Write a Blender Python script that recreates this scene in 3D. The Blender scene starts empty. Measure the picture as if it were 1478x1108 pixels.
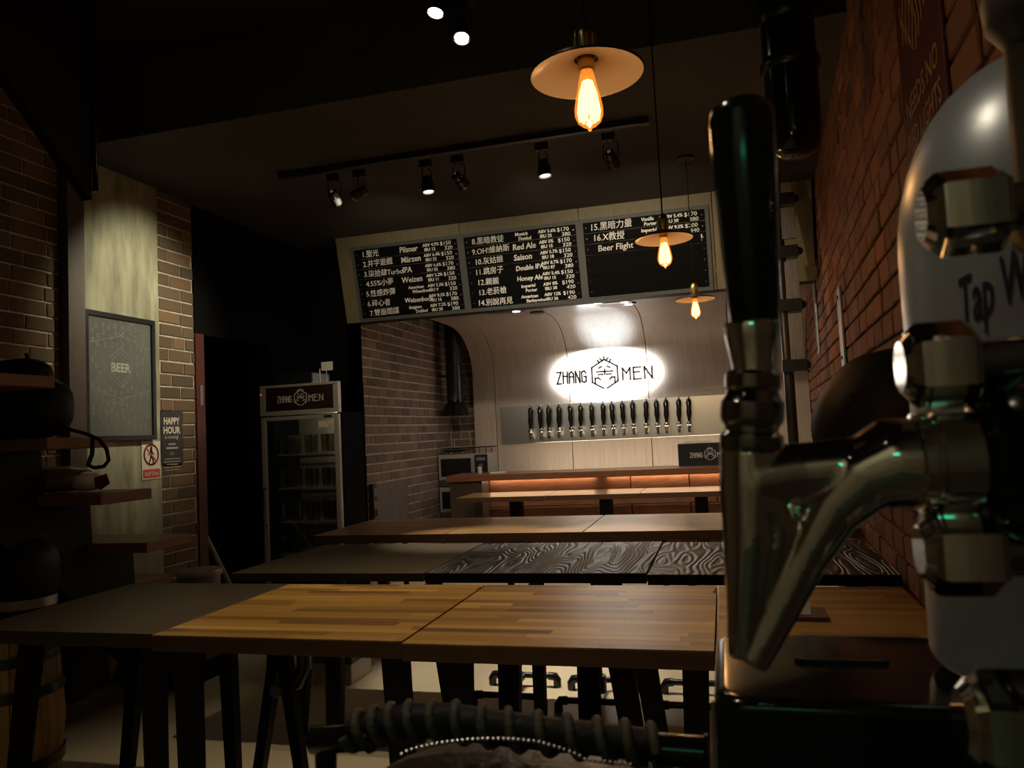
import bpy, bmesh, math, random
from mathutils import Vector as V, Matrix
random.seed(7)
S = bpy.context.scene
COL = S.collection
PI = math.pi

# ------------------------------------------------------------------ camera
IW, IH, FPX = 1478, 1108, 1115.8
YAW, PITCH, ROLL = 0.263759, 0.063854, -0.048774
CAM = V((0, 0, 1.32))
_cy, _sy, _cp, _sp = math.cos(YAW), math.sin(YAW), math.cos(PITCH), math.sin(PITCH)
FWD = V((-_sy*_cp, _cy*_cp, _sp))
_r = V((_cy, _sy, 0)); _u = _r.cross(FWD)
RGT = math.cos(ROLL)*_r + math.sin(ROLL)*_u
UPV = math.cos(ROLL)*_u - math.sin(ROLL)*_r
cd = bpy.data.cameras.new('camera'); cam = bpy.data.objects.new('camera', cd); COL.objects.link(cam)
M = Matrix.Identity(4)
for i in range(3):
    M[i][0] = RGT[i]; M[i][1] = UPV[i]; M[i][2] = -FWD[i]; M[i][3] = CAM[i]
cam.matrix_world = M
cd.sensor_fit = 'HORIZONTAL'; cd.sensor_width = 36; cd.lens = 36*FPX/IW
cd.clip_start = 0.02; cd.clip_end = 60
cd.dof.use_dof = True; cd.dof.focus_distance = 5.0; cd.dof.aperture_fstop = 12.5
S.camera = cam
# ------------------------------------------------------------------ world, exposure
w = bpy.data.worlds.new('world'); S.world = w; w.use_nodes = True
w.node_tree.nodes['Background'].inputs[0].default_value = (1.0, 0.85, 0.65, 1)
w.node_tree.nodes['Background'].inputs[1].default_value = 0.004
S.view_settings.view_transform = 'Standard'; S.view_settings.look = 'None'
S.view_settings.gamma = 1; S.view_settings.exposure = 0.0; S.view_settings.use_curve_mapping = False

# ------------------------------------------------------------------ helpers
def ray(px, py): return FWD + RGT*((px-IW/2)/FPX) - UPV*((py-IH/2)/FPX)
def at(ax, px, py, val):
    d = ray(px, py); return CAM + d*((val-CAM[ax])/d[ax])
def atx(px, py, x): return at(0, px, py, x)
def aty(px, py, y): return at(1, px, py, y)
def atz(px, py, z): return at(2, px, py, z)
def proj(p):
    d = V(p)-CAM; z = d.dot(FWD)
    if z < 0.05: return None
    return (IW/2+FPX*d.dot(RGT)/z, IH/2-FPX*d.dot(UPV)/z, z)
RW0, RWS = 0.46, 0.05                       # right wall: X = RW0 + RWS*Y
def rwx(y): return RW0+RWS*y
def atrw(px, py, off=0.0):
    d = ray(px, py); t = (RW0-off-CAM.x+RWS*CAM.y)/(d.x-RWS*d.y); return CAM+d*t

BASE = {}
class MB:
    def __init__(s): s.v = []; s.f = []
    def add(s, vs, fs):
        n = len(s.v); s.v += [V(a) for a in vs]; s.f += [[i+n for i in f] for f in fs]; return s
    def box(s, x0, x1, y0, y1, z0, z1):
        return s.add([(x0,y0,z0),(x1,y0,z0),(x1,y1,z0),(x0,y1,z0),(x0,y0,z1),(x1,y0,z1),(x1,y1,z1),(x0,y1,z1)],
                     [(0,3,2,1),(4,5,6,7),(0,1,5,4),(1,2,6,5),(2,3,7,6),(3,0,4,7)])
    def obox(s, c, a, b, n, ha, hb, hn):
        c = V(c); P = []
        for k in (-1, 1):
            for (i, j) in ((-1,-1),(1,-1),(1,1),(-1,1)): P.append(c+a*(ha*i)+b*(hb*j)+n*(hn*k))
        return s.add(P, [(0,3,2,1),(4,5,6,7),(0,1,5,4),(1,2,6,5),(2,3,7,6),(3,0,4,7)])
    def beam(s, p0, p1, w0, w1, up=V((0,1,0)), d0=None, d1=None):
        p0 = V(p0); p1 = V(p1); t = (p1-p0).normalized(); a = t.cross(up).normalized(); b = a.cross(t).normalized()
        d0 = d0 or w0; d1 = d1 or w1; P = []
        for p, ww, dd in ((p0, w0, d0), (p1, w1, d1)):
            for (i, j) in ((-1,-1),(1,-1),(1,1),(-1,1)): P.append(p+a*(ww/2*i)+b*(dd/2*j))
        return s.add(P, [(0,3,2,1),(4,5,6,7),(0,1,5,4),(1,2,6,5),(2,3,7,6),(3,0,4,7)])
    def prism(s, poly, O, U, W, N, d):
        n = len(poly); O = V(O)
        P = [O+U*a+W*b for a, b in poly] + [O+U*a+W*b+N*d for a, b in poly]
        F = [list(range(n))[::-1], list(range(n, 2*n))] + [(i, (i+1) % n, n+(i+1) % n, n+i) for i in range(n)]
        return s.add(P, F)
    def lathe(s, p0, p1, prof, n=24, cap=True, sx=1.0):
        p0 = V(p0); p1 = V(p1); t = (p1-p0); L = t.length; t.normalize()
        a = t.cross(V((0,0,1)) if abs(t.z) < .9 else V((1,0,0))).normalized(); b = t.cross(a)
        P = []; F = []
        for (h, r) in prof:
            for k in range(n):
                an = 2*PI*k/n; P.append(p0+t*(h*L)+a*(r*sx*math.cos(an))+b*(r*math.sin(an)))
        for i in range(len(prof)-1):
            for k in range(n): F.append((i*n+k, i*n+(k+1) % n, (i+1)*n+(k+1) % n, (i+1)*n+k))
        if cap:
            F.append(list(range(n))[::-1]); F.append([(len(prof)-1)*n+k for k in range(n)])
        return s.add(P, F)
    def cyl(s, p0, p1, r, n=16): return s.lathe(p0, p1, [(0, r), (1, r)], n)
    def tube(s, pts, r, n=10, cap=True):
        pts = [V(p) for p in pts]; m = len(pts); rs = r if isinstance(r, (list, tuple)) else [r]*m
        P = []; F = []; prev = None
        for i, p in enumerate(pts):
            t = (pts[min(i+1, m-1)]-pts[max(i-1, 0)]).normalized()
            if prev is None: a = t.cross(V((0,0,1)) if abs(t.z) < .9 else V((0,1,0))).normalized()
            else: a = (prev-t*prev.dot(t)).normalized()
            prev = a; b = t.cross(a)
            for k in range(n):
                an = 2*PI*k/n; P.append(p+a*(rs[i]*math.cos(an))+b*(rs[i]*math.sin(an)))
        for i in range(m-1):
            for k in range(n): F.append((i*n+k, i*n+(k+1) % n, (i+1)*n+(k+1) % n, (i+1)*n+k))
        if cap: F.append(list(range(n))[::-1]); F.append([(m-1)*n+k for k in range(n)])
        return s.add(P, F)
    def ball(s, c, rx, ry=None, rz=None, n=16, e=1.0):
        ry = ry or rx; rz = rz or rx; c = V(c); P = []; F = []; m = n//2
        sg = lambda x: math.copysign(abs(x)**e, x)
        for i in range(m+1):
            th = -PI/2+PI*i/m
            for k in range(n):
                ph = 2*PI*k/n
                P.append(c+V((rx*sg(math.cos(th))*sg(math.cos(ph)), ry*sg(math.cos(th))*sg(math.sin(ph)), rz*sg(math.sin(th)))))
        for i in range(m):
            for k in range(n): F.append((i*n+k, i*n+(k+1) % n, (i+1)*n+(k+1) % n, (i+1)*n+k))
        return s.add(P, F)
    def stroke(s, pts, O, U, W, N, wd, d):
        for (a, b) in zip(pts[:-1], pts[1:]):
            A = V(O)+U*a[0]+W*a[1]; B = V(O)+U*b[0]+W*b[1]; t = B-A; L = t.length
            if L < 1e-6: continue
            t.normalize(); s.obox((A+B)/2+N*(d/2), t, N.cross(t), N, L/2+wd*.4, wd/2, d/2)
        return s
    def text(s, body, size, O, U, W, N, align='LEFT', shear=0.0, sx=1.0, off=0.0, ext=0.0):
        c = bpy.data.curves.new('tmp', 'FONT'); c.body = body; c.size = size; c.align_x = align; c.shear = shear
        c.resolution_u = 2; c.offset = off; c.space_character = 1.0; c.extrude = ext
        o = bpy.data.objects.new('tmp', c); me = bpy.data.meshes.new_from_object(o)
        O = V(O); s.add([O+U*(q.co.x*sx)+W*q.co.y+N*q.co.z for q in me.vertices], [list(p.vertices) for p in me.polygons])
        bpy.data.objects.remove(o); bpy.data.curves.remove(c); bpy.data.meshes.remove(me); return s
    def build(s, name, mat, parent=None, smooth=0, bevel=0, mods=()):
        b = BASE.get(parent.name, V((0,0,0))) if parent else V((0,0,0))
        me = bpy.data.meshes.new(name); me.from_pydata([tuple(p-b) for p in s.v], [], s.f)
        bm = bmesh.new(); bm.from_mesh(me); bmesh.ops.recalc_face_normals(bm, faces=bm.faces); bm.to_mesh(me); bm.free()
        if smooth:
            for p in me.polygons: p.use_smooth = True
            me.set_sharp_from_angle(angle=math.radians(smooth))
        me.materials.append(MT[mat]); o = bpy.data.objects.new(name, me); COL.objects.link(o)
        if parent: o.parent = parent
        BASE[o.name] = b
        if bevel:
            m = o.modifiers.new('bevel', 'BEVEL'); m.width = bevel; m.segments = 2; m.limit_method = 'ANGLE'
        return o
def tag(o, label=None, cat=None, group=None, kind=None):
    if label: o['label'] = label
    if cat: o['category'] = cat
    if group: o['group'] = group
    if kind: o['kind'] = kind
    return o
def thing(name, label, cat, loc=(0,0,0), group=None):
    o = bpy.data.objects.new(name, None); COL.objects.link(o); o.location = loc; o.empty_display_size = .05
    BASE[o.name] = V(loc); return tag(o, label, cat, group)
def copy_tree(o, parent=None):
    c = o.copy(); COL.objects.link(c); c.parent = parent
    for ch in o.children: copy_tree(ch, c)
    return c
def place(root, loc, label=None, rz=None, rot=None):
    root.location = loc
    if label: root['label'] = label
    if rz is not None: root.rotation_euler = (0, 0, rz)
    if rot is not None: root.rotation_euler = rot
    return root
def light(kind, name, loc, energy, color, parent=None, aim=None, **kw):
    l = bpy.data.lights.new(name, kind); l.energy = energy; l.color = color
    for k, v in kw.items(): setattr(l, k, v)
    o = bpy.data.objects.new(name, l); COL.objects.link(o); o.location = loc
    if aim is not None: o.rotation_euler = (V(aim)-V(loc)).to_track_quat('-Z', 'Y').to_euler()
    if parent is not None:
        o.parent = parent; o.location = V(loc)-BASE.get(parent.name, V((0,0,0)))
    return o

# ------------------------------------------------------------------ materials
MT = {}
def mat(name, col, rough=.6, metal=0, spec=.5, noise=0, nscale=8, stretch=(1,1,1), bump=0, bscale=None, emit=None, estr=0,
        trans=0, col2=None, rand=False, ramp=None, coat=0, alpha=None):
    m = bpy.data.materials.new(name); m.use_nodes = True; nt = m.node_tree; N = nt.nodes; L = nt.links
    p = N['Principled BSDF']
    p.inputs['Roughness'].default_value = rough; p.inputs['Metallic'].default_value = metal
    p.inputs['Specular IOR Level'].default_value = spec; p.inputs['Base Color'].default_value = (*col, 1)
    p.inputs['Coat Weight'].default_value = coat
    if trans: p.inputs['Transmission Weight'].default_value = trans
    if emit: p.inputs['Emission Color'].default_value = (*emit, 1); p.inputs['Emission Strength'].default_value = estr
    src = None
    if noise or bump or rand:
        tc = N.new('ShaderNodeTexCoord'); mp = N.new('ShaderNodeMapping'); mp.inputs['Scale'].default_value = stretch
        L.new(tc.outputs['Object'], mp.inputs[0])
        nz = N.new('ShaderNodeTexNoise'); nz.inputs['Scale'].default_value = nscale; nz.inputs['Detail'].default_value = 6
        L.new(mp.outputs[0], nz.inputs['Vector'])
    if rand:
        oi = N.new('ShaderNodeObjectInfo'); ge = N.new('ShaderNodeNewGeometry')
        ad = N.new('ShaderNodeMath'); ad.operation = 'ADD'; fr = N.new('ShaderNodeMath'); fr.operation = 'FRACT'
        L.new(oi.outputs['Random'], ad.inputs[0]); L.new(ge.outputs['Random Per Island'], ad.inputs[1]); L.new(ad.outputs[0], fr.inputs[0])
        cr = N.new('ShaderNodeValToRGB'); els = cr.color_ramp.elements
        for i, c in enumerate(ramp):
            e = els[i] if i < 2 else els.new(1)
            e.color = (*c, 1)
        for i in range(len(ramp)): els[i].position = i/(len(ramp)-1)
        L.new(fr.outputs[0], cr.inputs[0]); src = cr.outputs[0]
        # shift the noise per piece
        vm = N.new('ShaderNodeVectorMath'); vm.operation = 'SCALE'; cx = N.new('ShaderNodeCombineXYZ')
        for i in range(3): L.new(fr.outputs[0], cx.inputs[i])
        L.new(cx.outputs[0], vm.inputs[0]); vm.inputs['Scale'].default_value = 37.0
        va = N.new('ShaderNodeVectorMath'); L.new(mp.outputs[0], va.inputs[0]); L.new(vm.outputs[0], va.inputs[1]); L.new(va.outputs[0], nz.inputs['Vector'])
    if noise:
        mx = N.new('ShaderNodeMix'); mx.data_type = 'RGBA'
        mr = N.new('ShaderNodeMapRange'); mr.inputs[1].default_value = .3; mr.inputs[2].default_value = .7
        mr.inputs[3].default_value = 0; mr.inputs[4].default_value = noise
        L.new(nz.outputs[0], mr.inputs[0]); L.new(mr.outputs[0], mx.inputs[0])
        if src: L.new(src, mx.inputs[6])
        else: mx.inputs[6].default_value = (*col, 1)
        mx.inputs[7].default_value = (*(col2 or tuple(c*.3 for c in col)), 1)
        src = mx.outputs[2]
    if src: L.new(src, p.inputs['Base Color'])
    if bump:
        b = N.new('ShaderNodeBump'); b.inputs['Strength'].default_value = bump; b.inputs['Distance'].default_value = .004
        hz = nz
        if bscale:
            hz = N.new('ShaderNodeTexNoise'); hz.inputs['Scale'].default_value = bscale; hz.inputs['Detail'].default_value = 8; L.new(mp.outputs[0], hz.inputs['Vector'])
        L.new(hz.outputs[0], b.inputs['Height']); L.new(b.outputs[0], p.inputs['Normal'])
    MT[name] = m; return m
def emis(name, col, st):
    m = bpy.data.materials.new(name); m.use_nodes = True; nt = m.node_tree
    e = nt.nodes.new('ShaderNodeEmission'); e.inputs[0].default_value = (*col, 1); e.inputs[1].default_value = st
    nt.links.new(e.outputs[0], nt.nodes['Material Output'].inputs[0]); MT[name] = m; return m
def thinglass(name, col, fac=.1, rough=.05, emit=None, estr=0):
    m = bpy.data.materials.new(name); m.use_nodes = True; nt = m.node_tree; N = nt.nodes; L = nt.links
    t = N.new('ShaderNodeBsdfTransparent'); t.inputs[0].default_value = (*col, 1)
    g = N.new('ShaderNodeBsdfGlossy'); g.inputs['Roughness'].default_value = rough
    mx = N.new('ShaderNodeMixShader'); mx.inputs[0].default_value = fac; L.new(t.outputs[0], mx.inputs[1]); L.new(g.outputs[0], mx.inputs[2])
    out = mx.outputs[0]
    if emit:
        e = N.new('ShaderNodeEmission'); e.inputs[0].default_value = (*emit, 1); e.inputs[1].default_value = estr
        a = N.new('ShaderNodeAddShader'); L.new(out, a.inputs[0]); L.new(e.outputs[0], a.inputs[1]); out = a.outputs[0]
    L.new(out, N['Material Output'].inputs[0]); MT[name] = m; return m
def staves(name, c1, c2, mort, bw, rh, rough):
    m = bpy.data.materials.new(name); m.use_nodes = True; nt = m.node_tree; N = nt.nodes; L = nt.links; p = N['Principled BSDF']
    tc = N.new('ShaderNodeTexCoord'); br = N.new('ShaderNodeTexBrick'); L.new(tc.outputs['Object'], br.inputs['Vector'])
    br.inputs['Color1'].default_value = (*c1, 1); br.inputs['Color2'].default_value = (*c2, 1); br.inputs['Mortar'].default_value = (*mort, 1)
    br.inputs['Scale'].default_value = 1; br.inputs['Mortar Size'].default_value = .0008
    br.inputs['Brick Width'].default_value = bw; br.inputs['Row Height'].default_value = rh
    L.new(br.outputs[0], p.inputs['Base Color']); p.inputs['Roughness'].default_value = rough
    MT[name] = m
def burnt(name):
    m = bpy.data.materials.new(name); m.use_nodes = True; nt = m.node_tree; N = nt.nodes; L = nt.links; p = N['Principled BSDF']
    tc = N.new('ShaderNodeTexCoord'); oi = N.new('ShaderNodeObjectInfo'); mp = N.new('ShaderNodeMapping'); mp.inputs['Scale'].default_value = (4.2, .9, 1)
    ad = N.new('ShaderNodeVectorMath'); cx = N.new('ShaderNodeCombineXYZ'); mu = N.new('ShaderNodeMath'); mu.operation = 'MULTIPLY'; mu.inputs[1].default_value = 9
    L.new(oi.outputs['Random'], mu.inputs[0]); L.new(mu.outputs[0], cx.inputs[0]); L.new(mu.outputs[0], cx.inputs[1])
    L.new(tc.outputs['Object'], ad.inputs[0]); L.new(cx.outputs[0], ad.inputs[1]); L.new(ad.outputs[0], mp.inputs[0])
    nz = N.new('ShaderNodeTexNoise'); nz.inputs['Scale'].default_value = .9; nz.inputs['Detail'].default_value = 2.2; L.new(mp.outputs[0], nz.inputs['Vector'])
    m2 = N.new('ShaderNodeMath'); m2.operation = 'MULTIPLY'; m2.inputs[1].default_value = 185; L.new(nz.outputs[0], m2.inputs[0])
    sn = N.new('ShaderNodeMath'); sn.operation = 'SINE'; L.new(m2.outputs[0], sn.inputs[0])
    mr = N.new('ShaderNodeMapRange'); mr.inputs[1].default_value = -1; mr.inputs[2].default_value = 1; L.new(sn.outputs[0], mr.inputs[0])
    cr = N.new('ShaderNodeValToRGB'); cr.color_ramp.elements[0].color = (.006, .006, .007, 1); cr.color_ramp.elements[1].color = (.040, .038, .037, 1)
    cr.color_ramp.elements[0].position = .25; cr.color_ramp.elements[1].position = .6
    L.new(mr.outputs[0], cr.inputs[0]); L.new(cr.outputs[0], p.inputs['Base Color'])
    b = N.new('ShaderNodeBump'); b.inputs['Strength'].default_value = .9; b.inputs['Distance'].default_value = .005
    L.new(mr.outputs[0], b.inputs['Height']); L.new(b.outputs[0], p.inputs['Normal'])
    p.inputs['Roughness'].default_value = .42; MT[name] = m

mat('black', (.008,.0075,.007), .6, spec=.2)
mat('black_gloss', (.006,.006,.006), .14, spec=.4)
mat('black_satin', (.012,.012,.012), .3)
mat('black_wall', (.004,.004,.0045), .9, spec=.1, noise=.6, nscale=3)
mat('ceil_dark', (.055,.047,.040), .8, noise=.4, nscale=2)
mat('ceil_black', (.012,.010,.009), .9)
mat('floor', (.66,.57,.43), .42, noise=.5, nscale=2.2, col2=(.55,.47,.35), bump=.1, bscale=30)
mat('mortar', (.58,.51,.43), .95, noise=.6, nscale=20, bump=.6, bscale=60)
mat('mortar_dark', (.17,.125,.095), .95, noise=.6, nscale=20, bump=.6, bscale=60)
RB = [(.19,.11,.060),(.115,.09,.055),(.26,.155,.085),(.10,.08,.052),(.23,.135,.072),(.15,.112,.068),(.29,.175,.10)]
mat('brick', RB[0], .85, noise=.5, nscale=26, bump=.9, bscale=60, rand=True, ramp=RB)
RB2 = [(.30,.10,.042),(.16,.075,.04),(.36,.13,.055),(.12,.065,.038),(.31,.115,.05),(.20,.09,.045),(.40,.16,.07)]
mat('brick_red', RB2[0], .8, noise=.45, nscale=22, bump=.9, bscale=45, rand=True, ramp=RB2)
RB3 = [(.28,.17,.125),(.15,.115,.09),(.32,.20,.145),(.11,.095,.08),(.30,.18,.13),(.19,.14,.105),(.34,.22,.165)]
mat('brick_bar', RB3[0], .85, noise=.45, nscale=26, bump=.8, bscale=60, rand=True, ramp=RB3)
mat('panel_left', (.36,.345,.24), .7, noise=.95, nscale=4.5, stretch=(1,3.0,.7), col2=(.15,.14,.095), bump=.3, bscale=14)
mat('cove_wood', (.40,.32,.255), .5, noise=.75, nscale=7, stretch=(16,1,.35), col2=(.27,.205,.155), bump=.1)
mat('fascia_wood', (.165,.135,.07), .6, noise=.8, nscale=5, stretch=(22,1,1.2), col2=(.115,.09,.045))
ST = [(.33,.165,.035),(.50,.28,.065),(.12,.050,.010),(.60,.36,.10),(.40,.21,.045),(.19,.085,.02)]
mat('stave', ST[0], .36, noise=.5, nscale=6, stretch=(3,40,10), rand=True, ramp=ST)
staves('butcher', (.40,.24,.10), (.28,.155,.062), (.14,.07,.03), .5, .042, .3)
mat('table_edge', (.11,.052,.024), .45, noise=.5, nscale=5, stretch=(2,20,20))
mat('table_dark', (.060,.042,.026), .5, noise=.5, nscale=4, stretch=(2,18,10))
mat('table_olive', (.085,.065,.040), .5, noise=.5, nscale=4, stretch=(2,18,10))
burnt('burnt_wood')
mat('tread', (.20,.085,.038), .45, noise=.5, nscale=5, stretch=(2,20,20))
mat('bar_wood', (.24,.10,.045), .38, noise=.6, nscale=4, stretch=(2,22,14), col2=(.12,.045,.02))
mat('bar_plank', (.21,.085,.042), .5, noise=.6, nscale=4, stretch=(2,14,14), rand=True, ramp=[(.21,.085,.042),(.27,.12,.06),(.16,.06,.03)])
mat('steel', (.62,.61,.58), .24, metal=1, noise=.15, nscale=4, stretch=(30,1,.3))
mat('brushed', (.66,.65,.63), .30, metal=1, stretch=(1,1,.02), bump=.5, bscale=7)
mat('chrome', (.72,.71,.68), .07, metal=1)
mat('chrome_dark', (.30,.29,.27), .10, metal=1)
mat('galv', (.42,.42,.44), .35, metal=1)
mat('frosted', (.40,.41,.44), .32, metal=.35)
mat('brass', (.50,.36,.13), .3, metal=1)
mat('enamel', (.20,.175,.155), .3)
mat('shade_out', (.02,.018,.015), .35)
mat('fridge_trim', (.38,.35,.30), .4, metal=.25)
mat('fridge_in', (.14,.13,.10), .6)
mat('frame_grey', (.06,.064,.06), .6)
mat('slat', (.003,.003,.003), .6, spec=.05)
mat('chalk', (.90,.90,.86), .8)
mat('logo_white', (.62,.58,.55), .6)
mat('logo_grey', (.16,.15,.15), .5)
mat('poster', (.12,.125,.118), .25, noise=.3, nscale=3)
mat('print_grey', (.225,.225,.205), .5)
mat('print_light', (.36,.35,.31), .5)
mat('cream', (.62,.56,.44), .6)
mat('sign_white', (.62,.57,.48), .5)
mat('sign_red', (.46,.045,.03), .5)
mat('door_red', (.075,.012,.006), .5, noise=.3, nscale=5)
mat('maroon', (.085,.016,.020), .4)
mat('header_dark', (.016,.006,.006), .4)
mat('gold', (.34,.20,.09), .5)
mat('leather', (.115,.095,.075), .38, noise=.5, nscale=30, bump=.8, bscale=70)
mat('leather_dark', (.010,.009,.008), .55, spec=.25, bump=.6, bscale=80)
mat('cord', (.085,.070,.055), .6, bump=.6, bscale=200)
mat('barrel_wood', (.62,.37,.13), .5, noise=.5, nscale=5, stretch=(12,12,1))
mat('plastic_clear', (.6,.6,.58), .15, spec=.7)
mat('snack', (.22,.13,.06), .25, noise=.6, nscale=12)
mat('red_plastic', (.20,.02,.015), .3)
mat('white_plastic', (.55,.52,.48), .4)
mat('grey', (.15,.14,.13), .5)
mat('lid_grey', (.26,.22,.17), .4)
mat('dark_wood', (.075,.05,.033), .5, noise=.5, nscale=5, stretch=(20,20,2))
mat('weathered', (.17,.14,.12), .7, noise=.6, nscale=8, stretch=(14,14,1))
mat('paper', (.65,.63,.60), .7)
mat('oven_body', (.34,.32,.29), .4, metal=.3)
mat('oven_glass', (.010,.009,.009), .12)
mat('green_box', (.03,.06,.045), .5)
mat('ink', (.015,.015,.03), .5)
mat('pole', (.36,.33,.27), .4)
emis('led_white', (.86,.94,1.0), 12)
emis('led_warm', (1.0,.66,.38), 22)
emis('led_tap', (1.0,.84,.60), 3)
emis('filament', (1.0,.74,.40), 7)
emis('lamp_face', (1.0,.93,.78), 40)
emis('lamp_dim', (1.0,.95,.85), 1.6)
emis('down_face', (.85,.93,1.0), 20)
emis('green_lamp', (.05,1.0,.55), 3.0)
emis('dot_red', (1,.08,.03), 1.2)
thinglass('door_glass', (.80,.80,.74), .10, .04)
thinglass('amber', (1.0,.62,.28), .10, .05, emit=(1.0,.30,.04), estr=.55)
thinglass('drink_glass', (.75,.75,.72), .25, .1)
thinglass('clear_bag', (.7,.7,.66), .3, .2)

X, Y, Z = V((1,0,0)), V((0,1,0)), V((0,0,1))

# ================================================================== STRUCTURE
ZC, ZU, YE = 3.03, 3.45, 3.45           # dropped ceiling, upper ceiling, edge between the two
XL = -3.5                               # left wall
XS = -3.03                              # brick wall beside the bar
YB = 8.26                               # face of the wood cove
def struct(o): o['kind'] = 'structure'; return o
struct(MB().box(-6.2, 1.3, -1.7, 8.7, -.1, 0).build('floor', 'floor'))
struct(MB().box(-6.2, 1.3, YE, 6.2, ZC, ZC+.5).build('ceiling', 'ceil_dark'))
struct(MB().box(-6.2, 1.3, -1.7, YE-.002, ZU, ZU+.1).build('ceiling_upper', 'ceil_black'))
struct(MB().box(-6.2, 1.3, -1.8, -1.7, 0, ZU+.1).build('wall_front', 'panel_left'))
struct(MB().box(-6.2, XS, 6.13, 6.2, 0, ZC).build('wall_partition', 'black_wall'))
struct(MB().box(-6.2, -6.1, 4.4, 6.13, 0, ZC).build('wall_passage', 'black_wall'))
struct(MB().box(XL-.2, XL, 4.66+.86, 6.13, 0, ZC).box(XL-.2, XL, 4.58, 5.52, 2.12, ZC).build('wall_passage_side', 'black_wall'))

BRK = {}
def brick_variants(kind):
    out = []
    for k in range(6):
        rr = random.Random(k*11+3); b = .07; j = lambda a: rr.uniform(-a, a)
        back = [(-.5,0,-.5),(.5,0,-.5),(.5,0,.5),(-.5,0,.5)]
        mid = [(x+j(.012), .72, z+j(.03)) for x, _, z in back]
        fr = [(x*(1-.07)+j(.012), 1+j(.10), z*(1-.14)+j(.03)) for x, _, z in back]
        vs = back+mid+fr
        fs = []
        for a in (0, 4):
            for i in range(4): fs.append((a+i, a+(i+1) % 4, a+4+(i+1) % 4, a+4+i))
        fs.append((8,9,10,11))
        out.append((vs, fs))
    return out
BV = brick_variants(0)
def brick_wall(wall, O, U, W, N, u0, u1, v0, v1, pu, pv, joint, depth, matname, seed, keep=None, limit=300):
    """bricks laid in running bond on the plane O+U*u+W*v, face normal N; the largest in view are parts, the rest one mass"""
    rr = random.Random(seed); items = []
    r0 = int(math.floor(v0/pv)); r1 = int(math.ceil(v1/pv))
    for r in range(r0, r1):
        za, zb = max(v0, r*pv), min(v1, (r+1)*pv-joint)
        if zb-za < .015: continue
        off = (.5 if r % 2 else 0)*pu + rr.uniform(-.02, .02)
        k0 = int(math.floor((u0-off)/pu))-1
        u = k0*pu+off
        while u < u1:
            L = pu if rr.random() > .13 else pu*.55
            a, b = max(u, u0), min(u+L-joint, u1)
            if b-a > .02:
                c = O+U*((a+b)/2)+W*((za+zb)/2)
                if keep is None or keep((a+b)/2, (za+zb)/2):
                    q = proj(c); sc = 0
                    if q and -120 < q[0] < IW+120 and -120 < q[1] < IH+120: sc = 1/q[2]
                    items.append((sc, c, b-a, zb-za, rr.randrange(6), rr.uniform(.75, 1.15)*depth))
            u += L
    items.sort(key=lambda t: -t[0])
    meshes = BRK.get(matname)
    if meshes is None:
        meshes = []
        for (vs, fs) in BV:
            me = bpy.data.meshes.new('brick'); me.from_pydata(vs, [], fs); me.materials.append(MT[matname]); meshes.append(me)
        BRK[matname] = meshes
    Ub = U if U.cross(N).dot(W) > 0 else -U
    rot = Matrix(((Ub.x, N.x, W.x), (Ub.y, N.y, W.y), (Ub.z, N.z, W.z))).to_euler()
    rest = MB()
    for i, (sc, c, L, H, k, d) in enumerate(items):
        if i < limit and sc > 0:
            o = bpy.data.objects.new('brick', meshes[k]); COL.objects.link(o); o.parent = wall
            o.location = c; o.rotation_euler = rot; o.scale = (L, d, H)
        else:
            vs, fs = BV[k]; rest.add([c+U*(x*L)+N*(y*d)+W*(z*H) for x, y, z in vs], fs)
    if rest.v:
        o = rest.build('brick_mass', matname, wall); o['kind'] = 'stuff'

# left wall (brick, timber panel, brick)
wl = struct(MB().box(XL-.2, XL, -1.7, 4.56, 0, ZU).build('wall_left', 'mortar'))
BD = .008
brick_wall(wl, V((XL, 0, 0)), Y, Z, X, 1.0, 3.43, 0, 3.4, .222, .083, .011, BD, 'brick', 1,
           keep=lambda u, v: u > 2.3)
brick_wall(wl, V((XL, 0, 0)), Y, Z, X, 4.205, 4.56, 0, ZC, .222, .083, .011, BD, 'brick', 2)
struct(MB().box(XL, XL+.02, 3.555, 4.2, .0, ZC).build('trim_1', 'panel_left'))
struct(MB().box(XL, XL+.07, 3.435, 3.55, 0, ZC).build('trim_2', 'dark_wood'))
# right wall (slanted a little)
UR = V((RWS, 1, 0)).normalized(); NR = V((-1, RWS, 0)).normalized()
wr = MB(); wr.prism([(-1.8, 0), (9.0, 0), (9.0, ZU), (-1.8, ZU)], V((RW0, 0, 0)), UR, Z, -NR, .15)
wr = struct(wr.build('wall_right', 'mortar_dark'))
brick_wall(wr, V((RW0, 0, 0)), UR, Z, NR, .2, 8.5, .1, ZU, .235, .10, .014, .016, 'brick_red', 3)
# wall beside the bar and brick behind the cove
ws = struct(MB().box(XS-.1, XS, 6.13, 8.5, 0, ZC).build('wall_bar_side', 'mortar'))
brick_wall(ws, V((XS, 0, 0)), Y, Z, X, 6.2, 8.38, .35, 2.75, .20, .086, .014, .006, 'brick_bar', 4)
wb = struct(MB().box(XS, 1.2, 8.42, 8.5, 0, ZC).build('wall_back', 'mortar'))
brick_wall(wb, V((0, 8.42, 0)), X, Z, -Y, XS+.01, -2.45, .8, 2.75, .20, .086, .014, .006, 'brick_bar', 5)
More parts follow.
